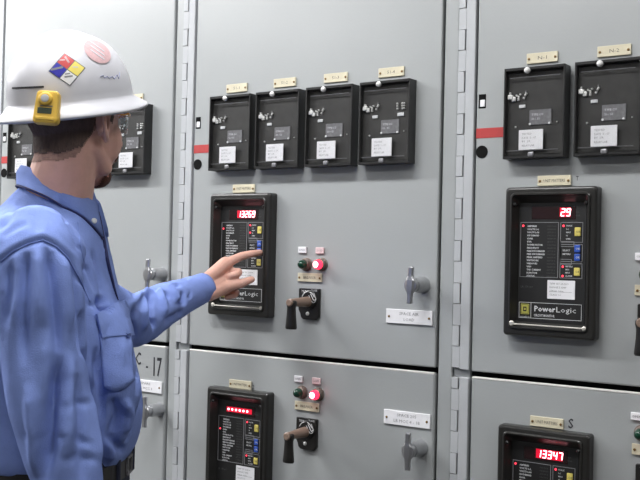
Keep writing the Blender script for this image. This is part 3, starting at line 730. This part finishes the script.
def beard_pred(co, nr):
    q = hl(co); x, y, z = q.T; r = (x > .045) & (x < .12) & (z < -.04) & (z > -.13) & (np.abs(y) < .05)
    out = np.zeros(len(co), bool); i = np.where(r)[0]; n_ = pn(co[i], 170)*.004
    xx, yy, zz = x[i]+n_, np.abs(y[i])+n_, z[i]+n_
    out[i] = ((zz < -.080) & (yy < .030) & (xx > .044)) | ((zz < -.043) & (zz > -.052) & (yy < .026)) | ((yy > .019) & (yy < .029) & (zz < -.045)&(zz>-.08)); return out
patch(me, beard_pred, .002, 'beard', 'beard', worker, .0012, 220)
def brow_pred(co, nr):
    q = hl(co); x, y, z = q.T; return (x > .06) & (np.abs(z-.034) < .0045) & (np.abs(y) > .012) & (np.abs(y) < .048)
patch(me, brow_pred, .002, 'eyebrows', 'hair', worker, .001, 200)

# --- safety glasses: clear wrap lenses on amber temples
bm = new()
for s in (-1, 1):
    tube(bm, [H(-.012, s*.079, .016), H(.02, s*.080, .020), H(.055, s*.073, .021), H(.071, s*.067, .0255)], [.0022, .003, .0034, .004], 8, .5)
tube(bm, [H(.036+.078*math.cos(math.radians(a)), .076*math.sin(math.radians(a)), .029-.004*abs(math.sin(math.radians(a)))**2) for a in range(-64, 65, 8)], .0024, 8)
gl = obj('safety_glasses', bm, 'amber', worker, label='amber temple arms with clear lenses')
bm = new(); cols = []
for i in range(25):
    a = math.radians(-72+144*i/24); x = .036+.075*math.cos(a); y = .073*math.sin(a); hh = .021-.004*abs(math.sin(a))**2-.006*math.exp(-(a/.2)**2)
    cols.append([bm.verts.new(H(x*f, y*f, .010+z*hh)) for f in (1, .985) for z in ((-1, 0, 1) if f == 1 else (1, 0, -1))])
for P, Q in zip(cols, cols[1:]):
    for i in range(6): bm.faces.new((P[i], P[(i+1) % 6], Q[(i+1) % 6], Q[i]))
bm.faces.new(cols[0]); bm.faces.new(cols[-1])
obj('lens', bm, 'clear', gl, smooth=True)

# --- trousers, belt, boots
bm = new()
loft(bm, [ring((cx, 0, z), (1, 0, 0), (0, 1, 0), a, b, 36, 2.3) for z, cx, a, b in ((.80, -.005, .11, .165), (.86, .0, .140, .19), (.93, .012, .145, .19), (1.00, .020, .134, .180), (1.03, .021, .131, .176))])
for i in (0, 1):
    kn = HIP[i].lerp(FT[i], .50)+Vector((.035, 0, .02)); an = FT[i]+Vector((0, 0, .07))
    limb(bm, [HIP[i]+Vector((0, 0, .0)), kn, an+Vector((0, 0, .05)), an], [.100, .080, .068, .068], 20)
tm = bake(bm, .008, 4, .5, 'trousers'); A, Nn = getv(tm)
for i in (0, 1):
    for z in (.12, .15, .19, .48, .52): A = fold(A, Nn, [(FT[i].x-.1, FT[i].y-.05, z), (FT[i].x+.12, FT[i].y+.05, z+.02)], .012, .007)
setv(tm, A); trou = obj('trousers', tm, 'trouser', worker, smooth=True)
bm = new()
for w0, w1 in ((0, 0),):
    o_ = ring((.021, 0, 1.0), (1, 0, 0), (0, 1, 0), .1385, .184, 40, 2.3); i_ = ring((.021, 0, 1.0), (1, 0, 0), (0, 1, 0), .133, .179, 40, 2.3)
    V = [[bm.verts.new(p+Vector((0, 0, dz))) for p in q] for q, dz in ((i_, -.018), (o_, -.018), (o_, .018), (i_, .018))]
    for a in range(4):
        P, Q = V[a], V[(a+1) % 4]
        for i in range(40): bm.faces.new((P[i], P[(i+1) % 40], Q[(i+1) % 40], Q[i]))
belt = obj('belt', bm, 'belt', worker, smooth=False)
bm = new(); 
for k, (y0, y1, z0, z1) in enumerate(((-.022, .022, .982, .986), (-.022, .022, 1.014, 1.018), (-.022, -.018, .982, 1.018), (.018, .022, .982, 1.018))): box(bm, .157, .163, y0, y1, z0, z1, .0008)
obj('buckle', bm, 'plate', belt)
for y in (-.07, .07, -.15, .15):
    bm = new(); x = .021+.1385*(1-(abs(y)/.184)**2.3)**(1/2.3); box(bm, x-.004, x+.0045, y-.006, y+.006, .974, 1.026, .002); obj('belt_loop', bm, 'trouser', trou)
for i in (0, 1):
    f = FT[i]; bm = new()
    loft(bm, [ring((f.x+cx, f.y, z), (1, 0, 0), (0, 1, 0), a, b, 24, 2.3) for z, cx, a, b in ((.024, .045, .135, .048), (.05, .04, .135, .050), (.075, .02, .10, .047), (.10, -.01, .062, .046), (.15, -.015, .058, .048), (.16, -.015, .055, .045))])
    bt = obj('boot', bake(bm, .006, 6, .5, 'boot'), 'shoe', worker, smooth=True)
    bm = new(); loft(bm, [ring((f.x+.045, f.y, z), (1, 0, 0), (0, 1, 0), .140, .052, 24, 2.3) for z in (.0, .026)]); obj('sole', bm, 'belt', bt)
# --- shirt: torso, two sleeves, one continuous cloth
TOR = [(180, 86, 26, .066), (190, 92, 17, .078), (207, 96, 1, .100), (222, 100, -12, .145), (240, 104, -22, .188), (262, 108, -28, .208), (290, 115, -32, .208), (320, 126, -33, .200), (350, 133, -34, .196),
       (380, 139, -33, .194), (408, 142, -30, .190), (430, 140, -27, .190), (446, 135, -24, .188), (457, 128, -20, .180)]
rings = []
for v, f, b, hw in TOR:
    a = L(f, v, 1.92); c = L(b, v, 1.92); z = (a.z+c.z)/2
    sl = .18 if v < 225 else 0
    r_ = ring(((a.x+c.x)/2, (.012 if v < 300 else 0), z), (1, 0, -sl*0), (0, 1, 0), (a.x-c.x)/2, hw, 48, 2.25)
    rings.append(r_)
bm = new(); loft(bm, rings)
def sleeve(pts, rads, sub=5):
    pts = [Vector(p) for p in pts]; P, Rr = [], []
    for i in range(len(pts)-1):
        p0, p1, p2, p3 = pts[max(i-1, 0)], pts[i], pts[i+1], pts[min(i+2, len(pts)-1)]
        for j in range(sub+(i == len(pts)-2)):
            t = j/sub; P.append(.5*((2*p1)+(p2-p0)*t+(2*p0-5*p1+4*p2-p3)*t*t+(3*p1-p0-3*p2+p3)*t**3)); Rr.append(rads[i]*(1-t)+rads[i+1]*t)
    tube(bm, P, Rr, 28)
inR = Vector((SH_R.x-.01, -.09, SH_R.z-.015)); inL = Vector((SH_L.x-.03, .09, SH_L.z+.01))
sleeve([inR, SH_R+Vector((-.004, .004, .004)), SH_R.lerp(EL_R, .28)+Vector((0, -.006, 0)), SH_R.lerp(EL_R, .62), EL_R, EL_R.lerp(WR_R, .5), WR_R.lerp(EL_R, .06)], [.072, .076, .080, .076, .072, .067, .052])
sleeve([inL, SH_L, SH_L.lerp(EL_L, .5)+Vector((0, 0, -.012)), EL_L+Vector((-.005, 0, -.006)), EL_L.lerp(WR_L, .35), EL_L.lerp(WR_L, .7), WR_L.lerp(EL_L, .08)], [.064, .062, .058, .067, .056, .046, .038])
ell(bm, SH_R+Vector((.0, .025, -.006)), (.085, .070, .070)); ell(bm, SH_L+Vector((-.01, -.03, .0)), (.072, .08, .070))
# blouse of cloth over the belt, chest fullness under the pocket
limb(bm, [L(92, 300, 1.88), L(101, 345, 1.86), L(109, 390, 1.845), L(108, 425, 1.85)], [.040, .060, .066, .052], 16)
sm = bake(bm, .0045, 16, .5, 'shirt')
A, Nn = getv(sm)
# broad cloth undulation
nz = np.array([noise.noise(Vector((c[0]*7, c[1]*7, c[2]*2.2+3)))*.0055+noise.noise(Vector((c[0]*20, c[1]*20, c[2]*8)))*.0018+noise.noise(Vector((c[0]*55, c[1]*55, c[2]*30)))*.0008 for c in A])
hang = np.clip((2.0-A[:, 2])*1.0, 0, 1)
A = A+Nn*nz[:, None]; setv(sm, A)
polys = [tuple(p.vertices) for p in sm.polygons]
CPL = PI_ @ CP
def caster(co, polys_):
    t = BVHTree.FromPolygons([Vector(c) for c in co], polys_)
    def f(u, v, dflt=1.8):
        tgt = L(u, v, 2.0); d_ = (tgt-CPL).normalized(); h = t.ray_cast(CPL, d_)
        if h[0] is None:
            h = t.find_nearest(L(u, v, dflt)); return h[0], h[1]
        return h[0], h[1]
    return f
cast = caster(A, polys)
def F(pxs, w, dp, taper=True):
    global A
    pts = [cast(u, v)[0] for u, v in pxs]
    # subdivide along the surface
    A = fold(A, Nn, pts, w, dp*(1.25 if pxs[0][0] < 92 else 1.6), taper)
# near sleeve: gathers dropping from the armhole seam
F([(0, 262), (12, 252), (28, 244), (43, 240), (56, 246), (68, 258), (80, 280), (92, 305)], .0055, -.0045, False)
F([(0, 256), (12, 246), (28, 238), (43, 234), (57, 240), (71, 253), (84, 276), (95, 300)], .008, .0015, False)
F([(27, 246), (25, 275), (22, 320), (24, 370)], .010, -.012)
F([(47, 243), (52, 275), (57, 320), (60, 365)], .009, -.012)
F([(37, 246), (39, 280), (42, 330)], .011, .008)
F([(62, 252), (66, 285), (70, 335)], .011, .008)
F([(72, 262), (78, 290), (80, 325), (82, 360)], .009, -.010)
F([(10, 256), (8, 290), (4, 330)], .012, -.010); F([(18, 252), (16, 290), (14, 330)], .011, .006)
F([(62, 350), (56, 400), (50, 440), (44, 486)], .013, -.022)
F([(76, 370), (80, 410), (82, 450), (84, 486)], .012, -.009)
F([(70, 350), (70, 400), (68, 460)], .014, .009); F([(90, 390), (96, 430), (100, 470)], .010, .006)
F([(30, 380), (33, 430), (38, 480)], .013, .009); F([(44, 330), (46, 380), (52, 410)], .012, .006)
F([(84, 318), (86, 350), (92, 390), (99, 420), (106, 470)], .010, -.012, False)
for a in ([(60, 410), (75, 402), (92, 405)], [(55, 440), (70, 436), (95, 446)], [(60, 462), (80, 456), (100, 462)], [(22, 432), (34, 440), (44, 436)]): F(a, .007, -.005)
# upper back and yoke
F([(60, 206), (66, 222), (78, 246), (88, 270), (96, 296)], .006, -.004); F([(20, 196), (10, 215), (0, 232)], .010, -.005); F([(14, 205), (4, 226)], .009, .004)
F([(0, 238), (14, 228), (30, 222)], .010, -.004); F([(30, 205), (36, 222), (40, 234)], .010, -.004)
# chest between placket and pocket
F([(100, 240), (108, 268), (116, 292), (124, 310)], .008, .004); F([(92, 248), (100, 275), (104, 300)], .009, -.005)
F([(97, 345), (98, 370), (101, 400), (104, 430)], .008, -.008); F([(112, 396), (118, 415), (112, 440)], .010, -.009)
F([(124, 398), (130, 415), (124, 436)], .009, .007); F([(138, 405), (134, 425), (124, 446)], .008, -.008); F([(108, 432), (118, 446), (126, 452)], .008, -.008); F([(106, 440), (112, 455), (116, 466)], .008, .005)
F([(134, 350), (138, 375), (136, 398)], .009, -.005)
# reaching sleeve: creases round the bend of the elbow
F([(126, 300), (133, 291), (142, 290)], .009, -.014); F([(128, 306), (138, 297), (146, 293), (152, 290)], .008, .009)
F([(146, 291), (150, 305), (153, 318), (155, 330)], .0075, -.016); F([(141, 296), (143, 312), (144, 332)], .009, .009)
F([(134, 306), (132, 322), (134, 340)], .008, -.011); F([(158, 288), (162, 300), (164, 318)], .009, .010)
F([(152, 287), (160, 294), (170, 296)], .008, -.010); F([(166, 284), (174, 294), (178, 304)], .009, .009)
F([(182, 290), (184, 302), (189, 314)], .007, -.012); F([(164, 322), (176, 316), (184, 310)], .009, -.008); F([(171, 286), (180, 284)], .008, -.005)
F([(186, 278), (190, 296), (194, 312)], .0045, -.004, False)
setv(sm, A); shirt = obj('shirt', sm, 'shirt', worker, smooth=True, label='blue long-sleeved work shirt')
cast = caster(A, polys)
def decal(name, quad, m, parent, off, th, nu=14, nv=14, fn=None, bulge=0., wrink=0., label=None, castf=None):
    cf = castf or cast; bm_ = new(); top = []; bot = []
    (a, b, c, d_) = [Vector(q) for q in quad]              # TL TR BR BL in photo coordinates, traced onto the cloth
    for j in range(nv+1):
        rt, rb = [], []
        for i in range(nu+1):
            s, t = i/nu, j/nv
            q = (a*(1-s)+b*s)*(1-t)+(d_*(1-s)+c*s)*t
            if fn: q = fn(q, s, t)
            p, n_ = cf(q.x, q.y)
            e = bulge*math.sin(PI*s)*math.sin(PI*t)+(wrink*noise.noise(p*45) if wrink else 0)
            rt.append(bm_.verts.new(p+n_*(off+th+e))); rb.append(bm_.verts.new(p+n_*(off-.001)))
        top.append(rt); bot.append(rb)
    for j in range(nv):
        for i in range(nu):
            bm_.faces.new((top[j][i], top[j][i+1], top[j+1][i+1], top[j+1][i])); bm_.faces.new((bot[j][i], bot[j+1][i], bot[j+1][i+1], bot[j][i+1]))
    for j in range(nv):
        for i in (0, nu): bm_.faces.new((top[j][i], top[j+1][i], bot[j+1][i], bot[j][i]))
    for i in range(nu):
        for j in (0, nv): bm_.faces.new((top[j][i], bot[j][i], bot[j][i+1], top[j][i+1]))
    return obj(name, bm_, m, parent, smooth=False, label=label)
def softn(o):
    for p_ in o.data.polygons: p_.use_smooth = True
    return o
softn(decal('pocket', ((98.5, 334), (129, 333), (133, 380), (105, 389)), 'shirt', shirt, .0015, .004, bulge=.004, wrink=.003, fn=lambda q, s, t: Vector((q.x, q.y+(6*math.sin(PI*s) if t > .8 else 0)*max(0, (t-.8)*5)))))
decal('pocket_flap', ((93.5, 315), (122, 300), (130.5, 336), (99.5, 338.5)), 'shirt', shirt, .0050, .0035, 16, 12, bulge=.003, wrink=.0015)
def stitch(name, pxs, parent, off=.001, r=.0009, m='shirt', n=8):
    P = []
    for (u0, v0), (u1, v1) in zip(pxs, pxs[1:]):
        for i in range(n): t = i/n; p, n_ = cast(u0+(u1-u0)*t, v0+(v1-v0)*t); P.append(p+n_*off)
    p, n_ = cast(*pxs[-1]); P.append(p+n_*off); bm_ = new(); tube(bm_, P, r, 6); return obj(name, bm_, m, parent, smooth=True)
M['seam'] = mat('seam_thread', (.085, .12, .34), .9); M['navy'] = mat('navy_facing_shadow', (.02, .025, .10), .8)  # navy colours the placket facing and the shade under the collar
stitch('armhole_seam', [(0, 262), (12, 252), (28, 244), (43, 240), (56, 246), (68, 258), (80, 280), (90, 302)], shirt, .0004, .0013)
stitch('shoulder_seam', [(78, 222), (80, 244), (84, 262)], shirt, .0003, .001)
# cuff of the reaching sleeve
ax = (WR_L-EL_L).normalized(); ux = ax.orthogonal().normalized(); uy = ax.cross(ux); bm = new(); Rg = []
for t, r in ((-.068, .0400), (-.066, .0425), (-.014, .0395), (-.006, .0388), (-.006, .034), (-.06, .034)):
    Rg.append([bm.verts.new(WR_L+ax*(t+.0)+(ux*math.cos(2*PI*i/32)+uy*math.sin(2*PI*i/32))*r) for i in range(32)])
for P, Q in zip(Rg, Rg[1:]+Rg[:1]):
    for i in range(32): bm.faces.new((P[i], P[(i+1) % 32], Q[(i+1) % 32], Q[i]))
obj('cuff', bm, 'shirt', shirt, smooth=True)
# collar: stand and fold, higher at the nape, pointed at the front
CC = L(58, 190, 1.91)
def col_pt(phi, part):
    c, s = math.cos(phi), math.sin(phi); fr = (1+c)/2
    zt = L(19, 167, 1.91).z*(1-fr)+L(97, 206, 1.91).z*fr+.015*abs(s)
    if part == 'top': return Vector((CC.x+.079*c, .004+.072*s, zt))
    if part == 'tin': return Vector((CC.x+.074*c, .004+.067*s, zt-.002))
    if part == 'bin': return Vector((CC.x+.075*c, .004+.072*s, zt-.040))
    drop = .038+.030*max(0, (fr-.45)/.55)**2
    if part == 'bout': return Vector((CC.x+(.084+.004*fr)*c, .004+.094*s, zt-drop))
    if part == 'mid': return Vector((CC.x+(.086)*c, .004+.086*s, zt-drop*.35))
SB = BVHTree.FromPolygons([Vector(c) for c in A], polys)
def lay(p, e):                                             # rest a point on the cloth, e above it
    h = SB.find_nearest(p); return p if (p-h[0]).dot(h[1]) > e else h[0]+h[1]*e
bm = new(); Rg = []
N_ = 56
for i in range(N_+1):
    phi = math.radians(14+332*i/N_)
    Rg.append([bm.verts.new(q) for q in (col_pt(phi, 'tin'), col_pt(phi, 'top'), lay(col_pt(phi, 'mid'), .006), lay(col_pt(phi, 'bout'), .0055), lay(col_pt(phi, 'bout'), .001), col_pt(phi, 'bin'))])
for P, Q in zip(Rg, Rg[1:]):
    for i in range(6): bm.faces.new((P[i], P[(i+1) % 6], Q[(i+1) % 6], Q[i]))
bm.faces.new(Rg[0]); bm.faces.new(Rg[-1]); obj('collar', bm, 'shirt', shirt, smooth=True)
bm = new(); P = []
for i in range(30):
    phi = math.radians(352-200*i/29); P.append(lay(col_pt(phi, 'bout')+Vector((0, 0, -.003)), .001))
tube(bm, P, .0022, 6); obj('collar_shadow', bm, 'navy', shirt, smooth=True)  # shadow under the collar, put in as a dark tube
bm = new(); b0 = lay(col_pt(math.radians(-36), 'bout')+Vector((0, 0, .008)), .008); lathe(bm, b0, (.6, -.8, .2), [(-.003, .0055), (.001, .0055), (.002, .004)], 12); obj('collar_button', bm, 'offwhite', shirt)
# placket edge: dark inner facing down the open front
bm = new(); P = []
for k_ in range(14):
    v = 212+(300-212)*k_/13
    fx = np.interp(v, [212, 222, 240, 262, 290, 320], [98.5, 101, 104.5, 108.5, 115.5, 126])
    p, n_ = cast(fx-1.5, v, 1.9); P.append(Vector(p)+Vector((.0015, 0, 0)))
tube(bm, P, [.0035]*10+[.003, .0025, .002, .001], 8); obj('placket_facing', bm, 'navy', shirt, smooth=True)

# --- hard hat
HTP = math.radians(-13.5)
HT = HR @ Matrix.Rotation(HTP, 3, 'Y') @ Matrix.Rotation(math.radians(1.5), 3, 'X'); HO = L(71, 99.5, 1.92)
def T(x, y, z): return HO + HT @ Vector((x, y, z))
def shell_r(th, e=0.):
    c, s = math.cos(th), math.sin(th); a = (.128 if c > 0 else .126)+e; b = .110+e; p = 2.15
    return (abs(c/a)**p+abs(s/b)**p)**(-1/p)
def brim_r(th):
    c, s = math.cos(th), math.sin(th); a = .163 if c > 0 else .149; b = .131; p = 2.1
    return (abs(c/a)**p+abs(s/b)**p)**(-1/p)
NS = 72; HH = .130
def dome(th, t, e=0.):                                      # t 0 rim .. 1 crown
    al = t*PI/2; r = shell_r(th, e)*math.cos(al)**.86; z = (HH+e)*math.sin(al)**.92
    x, y = r*math.cos(th), r*math.sin(th)
    z += .006*math.exp(-(y/.016)**2)*math.sin(al)**1.5*(1 if e == 0 else 1)      # centre ridge
    return x, y, z
bm = new(); R_ = []
TS = [i/22 for i in range(22)]+[.985]
for t in reversed(TS): R_.append([bm.verts.new(T(*dome(2*PI*i/NS, t))) for i in range(NS)])
for f, dz in ((.04, -.003), (.25, -.0085), (.6, -.017), (.93, -.0245), (1.0, -.028), (1.0, -.0325), (.95, -.031), (.6, -.022), (.1, -.010)):
    row = []
    for i in range(NS):
        th = 2*PI*i/NS; r = shell_r(th)*(1-f)+brim_r(th)*f; dz_ = dz*(1-.35*max(0, math.cos(th))**2); row.append(bm.verts.new(T(r*math.cos(th), r*math.sin(th), dz_)))
    R_.append(row)
for t in TS: R_.append([bm.verts.new(T(*dome(2*PI*i/NS, t, -.0035))) for i in range(NS)])
for P, Q in zip(R_, R_[1:]):
    for i in range(NS): bm.faces.new((P[i], P[(i+1) % NS], Q[(i+1) % NS], Q[i]))
bm.faces.new(R_[0]); bm.faces.new(R_[-1])
hat = obj('hard_hat', bm, 'hat', worker, smooth=True, label='white full-brim hard hat with stickers')
bm = new(); Rg = []
for z, e in ((-.022, -.012), (.006, -.012), (.006, -.015), (-.022, -.015)):
    Rg.append([bm.verts.new(T(shell_r(2*PI*i/48, e)*.93*math.cos(2*PI*i/48), shell_r(2*PI*i/48, e)*.93*math.sin(2*PI*i/48), z)) for i in range(48)])
for P, Q in zip(Rg, Rg[1:]+Rg[:1]):
    for i in range(48): bm.faces.new((P[i], P[(i+1) % 48], Q[(i+1) % 48], Q[i]))
obj('suspension_band', bm, 'strap', hat, smooth=True)
hc, _n = getv(hat.data); hcast = caster(hc, [tuple(p.vertices) for p in hat.data.polygons])
d4 = [Vector(p) for p in ((64.5, 53), (85.5, 68), (70, 86), (48.5, 71.3))]
def lerpq(s, t): return (d4[0]*(1-s)+d4[1]*s)*(1-t)+(d4[3]*(1-s)+d4[2]*s)*t
def q4(s0, s1, t0, t1): return tuple(lerpq(s, t) for s, t in ((s0, t0), (s1, t0), (s1, t1), (s0, t1)))
decal('hazard_sticker', q4(0, 1, 0, 1), 'stline', hat, .0004, .0003, 12, 12, castf=hcast, label='dark edge of the diamond hazard sticker')
for (s0, s1, t0, t1, m, nm) in ((.03, .485, .03, .485, 'stred', 'red'), (.515, .97, .03, .485, 'styellow', 'yellow'), (.03, .485, .515, .97, 'stblue', 'blue'), (.515, .97, .515, .97, 'stwhite', 'white')):
    decal('sticker_field', q4(s0, s1, t0, t1), m, hat, .0007, .0003, 6, 6, castf=hcast, label=nm+' quarter of the hazard sticker')
def px_bar(name, a, b, wd, m, off=.0011):
    a = Vector(a); b = Vector(b); n_ = (b-a).normalized(); n_ = Vector((-n_.y, n_.x))*wd/2
    decal(name, (a-n_, b-n_, b+n_, a+n_), m, hat, off, .0002, 8, 2, castf=hcast)
px_bar('sticker_print', (51, 70), (63, 67.2), 2.0, 'greyprint'); px_bar('sticker_print', (59.5, 60.5), (65, 60), 1.4, 'stpink'); px_bar('sticker_print', (65, 57), (69, 63), 1.8, 'stpink')
px_bar('sticker_print', (65, 74.3), (70, 73.5), 1.2, 'greyprint'); px_bar('sticker_print', (64.5, 77), (72.5, 76), 1.4, 'greyprint'); px_bar('sticker_print', (72.5, 67), (78, 67.5), 1.4, 'cream')
px_bar('embossed_strip', (12.5, 88.2), (44, 86.8), 1.8, 'strap')
for i in range(3): 
    pass
# faded oval print and a signature
bm = new(); cen = Vector((97, 52)); rr_ = []
for k_ in range(11):
    row = []
    for i in range(28):
        t = 2*PI*i/28; q = Vector((15*math.cos(t), 9.5*math.sin(t)))*(k_/10); a = math.radians(36)
        q = cen+Vector((q.x*math.cos(a)-q.y*math.sin(a), q.x*math.sin(a)+q.y*math.cos(a))); p, n_ = hcast(q.x, q.y); row.append(bm.verts.new(p+n_*.0013))
        if k_ == 0: break
    rr_.append(row)
for i in range(28): bm.faces.new((rr_[0][0], rr_[1][i], rr_[1][(i+1) % 28]))
for P, Q in zip(rr_[1:], rr_[2:]):
    for i in range(28): bm.faces.new((P[i], P[(i+1) % 28], Q[(i+1) % 28], Q[i]))
obj('faded_print', bm, 'stpink', hat, label='faded pink oval print')
for dy in (-4, 0, 4): px_bar('faded_line', (90, 46+dy), (104, 56+dy), 1.0, 'hat', .0016)
sg = [(100, 77), (103, 75.5), (104, 78), (107, 76.5), (109, 78.5), (112, 76.5), (114, 79), (117, 75), (118.5, 79), (119.5, 72.5)]
bm = new(); tube(bm, [(lambda h: h[0]+h[1]*.0006)(hcast(u, v)) for u, v in sg], .0007, 5); obj('signature', bm, 'signink', hat)

M['sensor'] = mat('sensor_mesh', (.45, .45, .46), .5)
# --- clip-on gas detector
p, n_ = hcast(47.5, 112); base = PM @ p; 
fz = (-(CF)+Vector((0, 0, .10))).normalized(); fx = Vector((0, 0, 1)).cross(fz).normalized(); fy = fz.cross(fx)
tilt = Matrix.Rotation(math.radians(-3), 3, fz); fx = tilt @ fx; fy = tilt @ fy
gc = C3(47.3, 108, (base-CP).dot(CF)-.020)
gas = empty('gas_detector', gc, 'small yellow gas detector clipped to the brim of the white hard hat', 'gas detector')
gas.scale = (.90, .88, .90)
gas.rotation_euler = Matrix((fx, fy, fz)).transposed().to_euler()
bm = new()
def rp(w0, w1, h0, h1, r, z, n=5):
    pts = []
    for sx, sy, a0 in ((1, 1, 0), (-1, 1, 90), (-1, -1, 180), (1, -1, 270)):
        w = w1 if sy > 0 else w0; cx = sx*(w-r); cy_ = (h1-r) if sy > 0 else (h0+r)
        for i in range(n+1): a = math.radians(a0+90*i/n); pts.append(bm.verts.new((cx+r*math.cos(a), cy_+r*math.sin(a), z)))
    return pts
Rg = [rp(w0, w1, h0, h1, r, z) for w0, w1, h0, h1, r, z in ((.024, .021, -.033, .033, .008, -.012), (.0265, .0235, -.035, .036, .010, -.008), (.0265, .0235, -.035, .036, .010, .004), (.0240, .0215, -.033, .034, .009, .0095), (.021, .0185, -.030, .0315, .008, .0105))]
for P, Q in zip(Rg, Rg[1:]):
    for i in range(len(P)): bm.faces.new((P[i], P[(i+1) % len(P)], Q[(i+1) % len(P)], Q[i]))
bm.faces.new(Rg[0][::-1]); bm.faces.new(Rg[-1]); obj('housing', bm, 'gasyellow', gas, smooth=False)
bm = new(); lathe(bm, (-.002, .0165, .0095), (0, 0, 1), [(0, .0145), (.003, .0145), (.0065, .0125), (.0075, .010)], 24); rg = obj('sensor_ring', bm, 'gasyellow', gas)
bm = new(); lathe(bm, (-.002, .0165, .016), (0, 0, 1), [(0, .0085), (.0022, .008), (.0028, .005), (.003, .001)], 20); obj('sensor_filter', bm, 'sensor', rg)
bm = new(); box(bm, -.0165, .0125, -.0145, -.0015, .0095, .0115, .001); obj('display', bm, 'lcd', gas)
bm = new(); box(bm, -.012, .0135, .0005, .003, .0098, .0112, .0005); obj('alarm_window', bm, 'plate', gas)
bm = new(); box(bm, -.019, .019, -.028, -.0205, .0085, .0122, .0015, 2); obj('front_button', bm, 'gasyellow', gas)
bm = new(); box(bm, -.010, .010, -.022, .010, -.020, -.0115, .002); obj('clip', bm, 'silver', gas)



# ------------------------------------------------------------------ view
S.world = bpy.data.worlds.new('world'); S.world.use_nodes = True
S.world.node_tree.nodes['Background'].inputs[0].default_value = (.8, .85, .9, 1); S.world.node_tree.nodes['Background'].inputs[1].default_value = .3
S.view_settings.view_transform = 'Standard'; S.view_settings.look = 'None'; S.view_settings.gamma = 1; S.view_settings.use_curve_mapping = False
S.view_settings.exposure = 0.36
